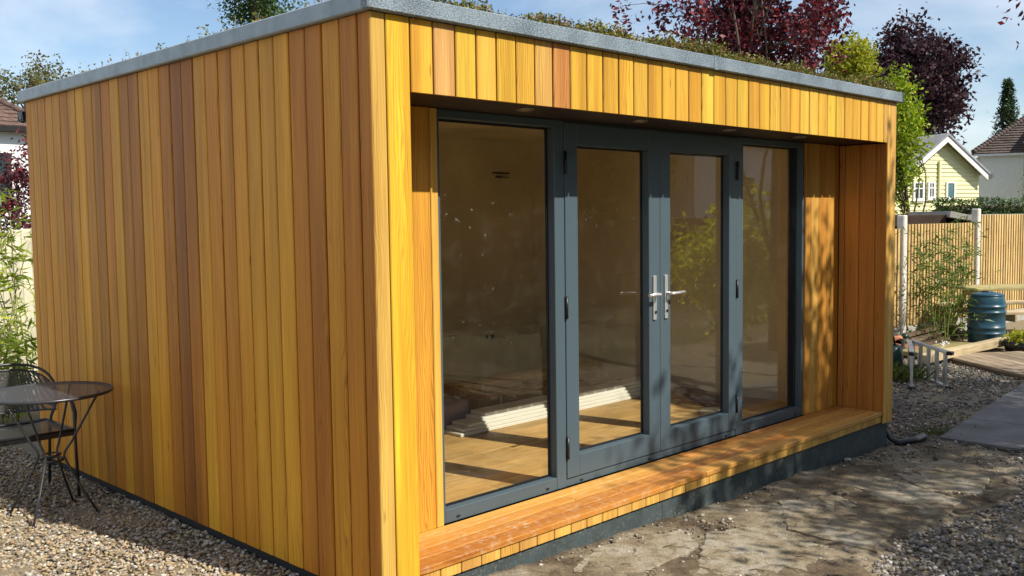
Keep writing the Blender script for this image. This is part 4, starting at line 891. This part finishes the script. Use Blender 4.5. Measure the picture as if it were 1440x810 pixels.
def tuft(name, label, x, y, r, n, h, z=-0.15):
    N_ = n; C = np.stack([x+rng.normal(size=N_)*r, y+rng.normal(size=N_)*r*0.7, np.full(N_, z)], -1)
    V = np.empty((N_, 4, 3)); a = rng.random(N_)*2*PI; hh = h*(0.4+0.8*rng.random(N_)); ln = rng.normal(size=(N_, 2))*0.5*hh[:, None]; wv = 0.0035
    px, py = np.cos(a)*wv, np.sin(a)*wv
    V[:, 0] = C-np.stack([px, py, 0*px], -1); V[:, 1] = C+np.stack([px, py, 0*px], -1)
    tip = C+np.concatenate([ln, hh[:, None]], 1); mid = C+np.concatenate([ln*0.4, hh[:, None]*0.6], 1); V[:, 2] = tip; V[:, 3] = mid-np.stack([px, py, 0*px], -1)
    o = link(name, fast_mesh(name, V.reshape(-1, 3), np.arange(N_*4).reshape(-1, 4)), 'grass'); tag(o, label, 'grass', kind='stuff')
tuft('grass_tuft', 'small grass tuft at the corner of the slab path', 5.60, -0.06, 0.10, 200, 0.045)
tuft('grass_tuft', 'weedy grass along the gravel edge of the slab path', 6.3, 0.08, 0.22, 160, 0.035)
tuft('weeds', 'green weeds at the foot of the watering can behind the corner', 8.05, 1.25, 0.14, 500, 0.16)
o = leaf_object('white_flowers', np.array([[9.55+0.05*rng.normal(), 1.38+.04*rng.normal(), 0.06+0.05*rng.random()] for _ in range(26)]), 0.03, 'flower', None, 0.8); tag(o, 'little white flowers beside the pale timber beam', 'flowers', kind='stuff')

# houses beyond the fence
def yellow_house():
    vd = Vector((0.955, 0.30, 0)).normalized()
    ang = math.atan2(-0.43, 0.90)           # local X runs to the right across the view
    t = empty('yellow_house', (37.9, 13.35, -0.2), ang); t.scale = (1.24, 1, 1); tag(t, 'pale yellow weatherboarded house with white gable beyond the fence', 'house')
    ap, ea, hw = 5.0, 3.55, 1.62; cx = 0.93; x0, x1 = cx-3.3, cx+hw
    sl = (ap-ea)/hw
    top = lambda x: ap-abs(x-cx)*sl*1.0
    x0 = cx-hw*1.0-1.6
    MB().prism([(x0, 0.0), (x1, 0.0), (x1, max(2.2, top(x1))), (cx, ap-0.02), (x0, max(1.9, top(x0)))], 0.05, 6.0, 'y').build('wall', 'yellowboard', t)
    z = 0.3; bw = 0.172
    while z < ap-0.1:
        zz = z+bw; xl, xr = x0, x1
        if zz > top(x1): xr = min(x1, cx+(ap-zz)/sl)
        if zz > top(x0): xl = max(x0, cx-(ap-zz)/sl)
        if xr-xl > 0.15: MB().add([(xl, -0.002, z), (xr, -0.002, z), (xr, 0.028, zz), (xl, 0.028, zz), (xl, 0.049, z), (xr, 0.049, z), (xr, 0.049, zz), (xl, 0.049, zz)], [(0, 1, 2, 3), (4, 5, 1, 0), (3, 2, 6, 7), (0, 3, 7, 4), (1, 5, 6, 2)]).build('weatherboard', 'yellowboard', t)
        z = zz
    for s_ in (-1, 1):
        e = cx+s_*(hw+0.12 if s_ > 0 else 2.6); ze = top(e)
        MB().prism([(cx, ap+0.06), (cx, ap-0.20), (e, ze-0.20), (e, ze+0.06)], -0.34, -0.28, 'y').build('barge_board', 'white', t)
        MB().prism([(cx, ap+0.16), (cx, ap+0.062), (e+s_*.05, top(e+s_*.05)+0.062), (e+s_*.05, top(e+s_*.05)+0.16)], -0.38, 6.2, 'y').build('roof_slope', 'slateroof', t)
    def win(xa, xb, za, zb, pm, bars):
        f = ring(MB(), xa, xb, za, zb, xa+0.07, xb-0.07, za+0.08, zb-0.07, -0.05, 0.03).build('window', 'white', t)
        MB().box(xa+0.07, xb-0.07, -0.02, 0.0, za+0.08, zb-0.07).build('pane', pm, f)
        MB().cbox(xa-0.05, xb+0.05, -0.10, -0.052, za-0.06, za-0.003, .008).build('sill', 'white', f)
        for bx in bars: MB().box(bx-0.015, bx+0.015, -0.045, -0.022, za+0.08, zb-0.07).build('glazing_bar', 'white', f)
        if len(bars) == 1: MB().box(xa+0.07, xb-0.07, -0.046, -0.021, za+(zb-za)*.6, za+(zb-za)*.66).build('glazing_bar', 'white', f)
    win(-0.25, 0.20, 2.42, 3.18, 'darkpane', [-0.02]); win(0.36, 0.66, 2.48, 3.18, 'darkpane', [0.51]); win(1.12, 1.52, 2.46, 3.18, 'tealpane', [])
    MB().cbox(0.78, 0.86, -0.09, -0.004, 1.2, 4.05, .015).build('downpipe', 'yellowboard', t)
yellow_house()
def white_house_right():
    ang = math.atan2(-0.92, 0.39); t = empty('white_house', (45.05, 13.46, -0.2), ang); tag(t, 'white house with brown tiled hipped roof at the right edge', 'house')
    ze = 4.55
    MB().box(0, 1.78, 0, 6.0, 0, ze).box(1.785, 7, -0.9, 5.5, 0, ze+0.35).build('wall', 'render', t)
    MB().box(-0.002, 1.77, -0.03, -0.002, 1.75, 2.05).build('pipe_band', 'concrete', t)
    MB().cbox(0.25, 0.50, -0.12, -0.002, 3.45, 3.62, .02).build('wall_box', 'concrete', t)
    slope_tiles(t, 'roof_slope', 'brownTile', [(-0.35, -0.3, ze+.02), (7, -0.3, ze+.02), (7, 3.0, ze+2.7), (3.4, 3.0, ze+2.7)], 22, .05, .2)
    slope_tiles(t, 'roof_slope', 'brownTile', [(-0.35, 6.2, ze+.02), (-0.35, -0.3, ze+.02), (3.4, 3.0, ze+2.7), (3.4, 3.0, ze+2.7)], 22, .05, .2)
    mb = MB(); A = Vector((-0.35, -0.3, ze+.05)); B = Vector((3.4, 3.0, ze+2.73))
    for i in range(30): mb.tube([A.lerp(B, i/30)+Vector((0, 0, .09)), A.lerp(B, (i+1.15)/30)+Vector((0, 0, .03))], 0.11, 6)
    mb.build('hip_tile', 'brownTile', t)['kind'] = 'stuff'
    MB().box(-0.30, 1.78, -0.30, -0.24, ze-0.08, ze+0.015).build('gutter', 'render', t)
    slope_tiles(t, 'roof_slope', 'brownTile', [(1.6, -1.2, ze+.37), (7.2, -1.2, ze+.37), (7.2, 1.6, ze+2.6), (3.2, 1.6, ze+2.6)], 16, .05, .2)
white_house_right()
def hedge():
    t = empty('hedge', (29.0, 8.0, -0.2), math.atan2(-0.70, 0.70)); tag(t, 'clipped green hedge above the slatted fence', 'hedge')
    MB().cbox(-1.15, 2.6, -0.35, 0.35, 0, 2.08, .15).build('twig_core', 'shedwood', t)
    n = 9000; C = np.stack([rng.uniform(-1.35, 2.7, n), rng.uniform(-0.5, 0.5, n), rng.uniform(0.8, 2.30, n)], -1); C[:, 2] += 0.05*np.sin(C[:, 0]*5)
    C[:, 1] = np.where(rng.random(n) < .6, -0.40-0.08*rng.random(n)+0.04*np.sin(C[:, 0]*9), C[:, 1])
    leaf_object('foliage', C, 0.06+0.05*rng.random(n), 'midgreen', t, 0.5)
hedge()
def sheds():
    t = empty('brown_shed', (15.95, 4.05, -0.2), math.atan2(-0.70, 0.70)); tag(t, 'dark brown shed with pale sloping roof edge behind the slatted fence', 'shed')
    MB().box(-1.0, 1.0, 0, 1.6, 0, 1.62).build('wall', 'shedwood', t)
    MB().prism([(0.22, 1.90), (1.02, 1.73), (1.02, 1.65), (0.20, 1.79)], -0.2, 1.7, 'y').build('roof', 'concrete', t)
    MB().cbox(-1.0, 0.18, -0.1, 1.7, 1.622, 1.84, .01).build('roof', 'shedwood', t)
    t = empty('grey_shed', (17.1, 2.95, -0.2), math.atan2(-0.70, 0.70)); tag(t, 'low shed with flat grey felt roof behind the fence at the right edge', 'shed')
    MB().box(-0.72, 2.2, 0, 2.2, 0, 1.72).build('wall', 'shedwood', t)
    MB().prism([(-0.76, 1.75), (0.2, 1.83), (2.2, 1.83), (2.2, 1.725), (-0.76, 1.725)], -0.1, 2.2, 'y').build('roof', 'slateroof', t)
sheds()
tree('plum_tree', 'purple leaved plum tree rising behind the roof', 'tree', (12.0, 5.8, -0.2), (12.05, 5.45, 5.1), (2.05, 1.95, 1.9), 'purple', 560, 26, 0.10, 0.10, 0.11, 0.05, 0.40, limbs=40, extra=[(10.55, 7.0, 4.7), (10.5, 6.95, 4.95), (10.6, 6.9, 4.45), (10.45, 7.1, 5.15), (10.85, 6.7, 4.6), (10.95, 6.65, 4.9), (10.9, 6.6, 4.35), (11.0, 6.6, 5.2)])
tree('copper_beech', 'large dark copper beech tree far behind the roof on the right', 'tree', (42.6, 16.3, -0.2), (42.7, 16.1, 7.3), (3.5, 3.5, 3.2), 'copper', 700, 46, 0.24, 0.27, 0.3, 0.25, 0.12, limbs=30)
tree('maple_tree', 'bright lime green tree beside the right end of the roof', 'tree', (19.6, 6.1, -0.2), (19.38, 6.38, 3.35), (0.80, 0.80, 1.75), 'lime', 230, 44, 0.10, 0.12, 0.07, 0.2, 0.12, limbs=22, extra=[(18.9, 6.9, 4.9), (18.7, 7.1, 5.0), (19.0, 6.75, 5.15), (18.6, 7.2, 4.75), (19.2, 6.6, 4.7)])
tree('yellow_shrub', 'yellow green leafy branches above the end of the roof', 'shrub', (18.6, 7.3, -0.2), (18.6, 7.15, 5.1), (0.78, 0.78, 0.55), 'yellowgreen', 100, 40, 0.09, 0.09, 0.05, 0.2, 0.2, limbs=10)
def conifer(base, h, r):
    t = empty('conifer', base); tag(t, 'dark green conifer behind the white house on the right', 'tree'); mb = MB().tube([(0, 0, 0), (0.1, 0, h)], [0.15, 0.02], 6); C = []
    for k in range(420):
        f = rng.random()**0.8; a = rng.random()*2*PI; L_ = r*(1-f)*rng.uniform(0.6, 1.15)+0.1; z = h*(0.25+0.75*f)
        for s_ in np.linspace(0.2, 1, 14): C.append((math.cos(a)*L_*s_+rng.normal()*.06, math.sin(a)*L_*s_+rng.normal()*.06, z+0.12*s_*L_+rng.normal()*.06))
    mb.build('trunk', 'bark', t); leaf_object('crown', np.array(C), 0.22, 'darkgreen', t, 0.3)
conifer((51.4, 14.4, -0.2), 8.6, 1.5)
tree('dark_shrub', 'dark green shrub in front of the white house at the right edge', 'shrub', (40.0, 9.2, -0.2), (40.0, 9.2, 2.3), (0.75, 0.75, 1.2), 'darkgreen', 60, 40, 0.12, 0.15, 0.05, 0.3, 0.1)

# ------------------------------------------------------------------ garden behind the camera (throws the dappled shade, shows in the glass)
tree('garden_tree', 'leafy garden tree beyond the right edge shading the deck end', 'tree', (7.6, -5.2, -0.2), (6.7, -5.05, 5.5), (3.2, 1.15, 0.9), 'midgreen', 480, 46, 0.11, 0.2, 0.12, 0.1, 0.08, limbs=18)
tree('garden_tree', 'spreading garden tree shading the gravel on the right', 'tree', (5.0, -6.2, -0.2), (4.45, -5.9, 4.0), (2.3, 1.1, 0.8), 'midgreen', 200, 46, 0.11, 0.2, 0.12, 0.1, 0.05, limbs=18)
tree('garden_tree', 'slender garden tree shading the bare soil', 'tree', (3.4, -4.3, -0.2), (3.2, -4.0, 3.3), (0.9, 0.6, 0.5), 'midgreen', 20, 24, 0.09, 0.14, 0.06, 0.2, 0.2, limbs=9)
tree('garden_tree', 'purple leaved tree overhanging the top right corner', 'tree', (9.3, -2.6, -0.2), (9.0, -2.4, 4.1), (1.3, 1.3, 0.9), 'purple', 90, 40, 0.065, 0.12, 0.10, 0.3, 0.2, limbs=18, extra=[(7.47, -0.14, 3.53), (7.49, -0.16, 3.60), (7.62, -0.4, 3.62), (7.9, -0.8, 3.75)])
tree('yellow_bush', 'bright yellow green bush reflected in the right window', 'bush', (9.3, -3.4, -0.2), (9.3, -3.3, 0.95), (1.05, 0.9, 1.0), 'glowleaf', 150, 50, 0.09, 0.12, 0.05, 0.3, 0.1, limbs=10)
rowl = ['at the left end of the row', 'second from the left in the row', 'third from the left in the row', 'in the middle of the row', 'third from the right in the row', 'second from the right in the row', 'at the right end of the row']
for i, (x, y) in enumerate(((-5.0, -19.0), (0.0, -19.6), (5.0, -20.0), (10.0, -19.4), (15.0, -19.5), (20.0, -19.5), (25.5, -19.5))):  # unseen row, made tall and dense to darken the recess and reflections
    tree('evergreen_tree', 'tall evergreen tree behind the camera '+rowl[i], 'tree', (x, y, -0.2), (x, y, 5.9), (3.9, 2.4, 6.2), 'darkgreen', 520, 44, 0.42, 0.5, 0.2, 0.3, 0.0, group='row of evergreens behind the camera', limbs=10)

def back_fence():
    t = empty('added_fence', (-8.0, -15.6, -0.2)); tag(t, 'unseen brown panel fence added to hide the far lawn in the glass', 'fence')
    for k in range(19):  # unseen fence added to cover the bright lawn in the reflections
        MB().cbox(0.06, 1.90, -0.02, 0.02, 0.05, 1.8, .006).build('panel', 'shedwood', t, (1.95*k, 0, 0)); MB().cbox(-0.05, 0.05, -0.06, 0.06, 0, 1.9, .01).build('post', 'shedwood', t, (1.95*k, 0, 0))
back_fence()
def reflected_house():
    t = empty('white_house', (31.0, -15.6, -0.2), math.radians(200)); tag(t, 'white house with a wide window seen only in the glass', 'house')
    MB().box(-3.2, 3.2, 0, 6, 0, 4.6).build('wall', 'render', t)
    MB().prism([(-3.5, 4.602), (3.5, 4.602), (0, 7.2)], -0.3, 6.2, 'y').build('roof', 'brownTile', t)
    for xa in (-2.2, 0.4):
        f = ring(MB(), xa, xa+1.8, 2.0, 3.4, xa+.08, xa+1.72, 2.08, 3.32, -0.06, -0.002).build('window', 'white', t)
        MB().box(xa+.08, xa+1.72, -0.03, -0.01, 2.08, 3.32).build('pane', 'darkpane', f); MB().box(xa+.86, xa+.94, -0.05, -0.031, 2.08, 3.32).build('glazing_bar', 'white', f)
reflected_house()
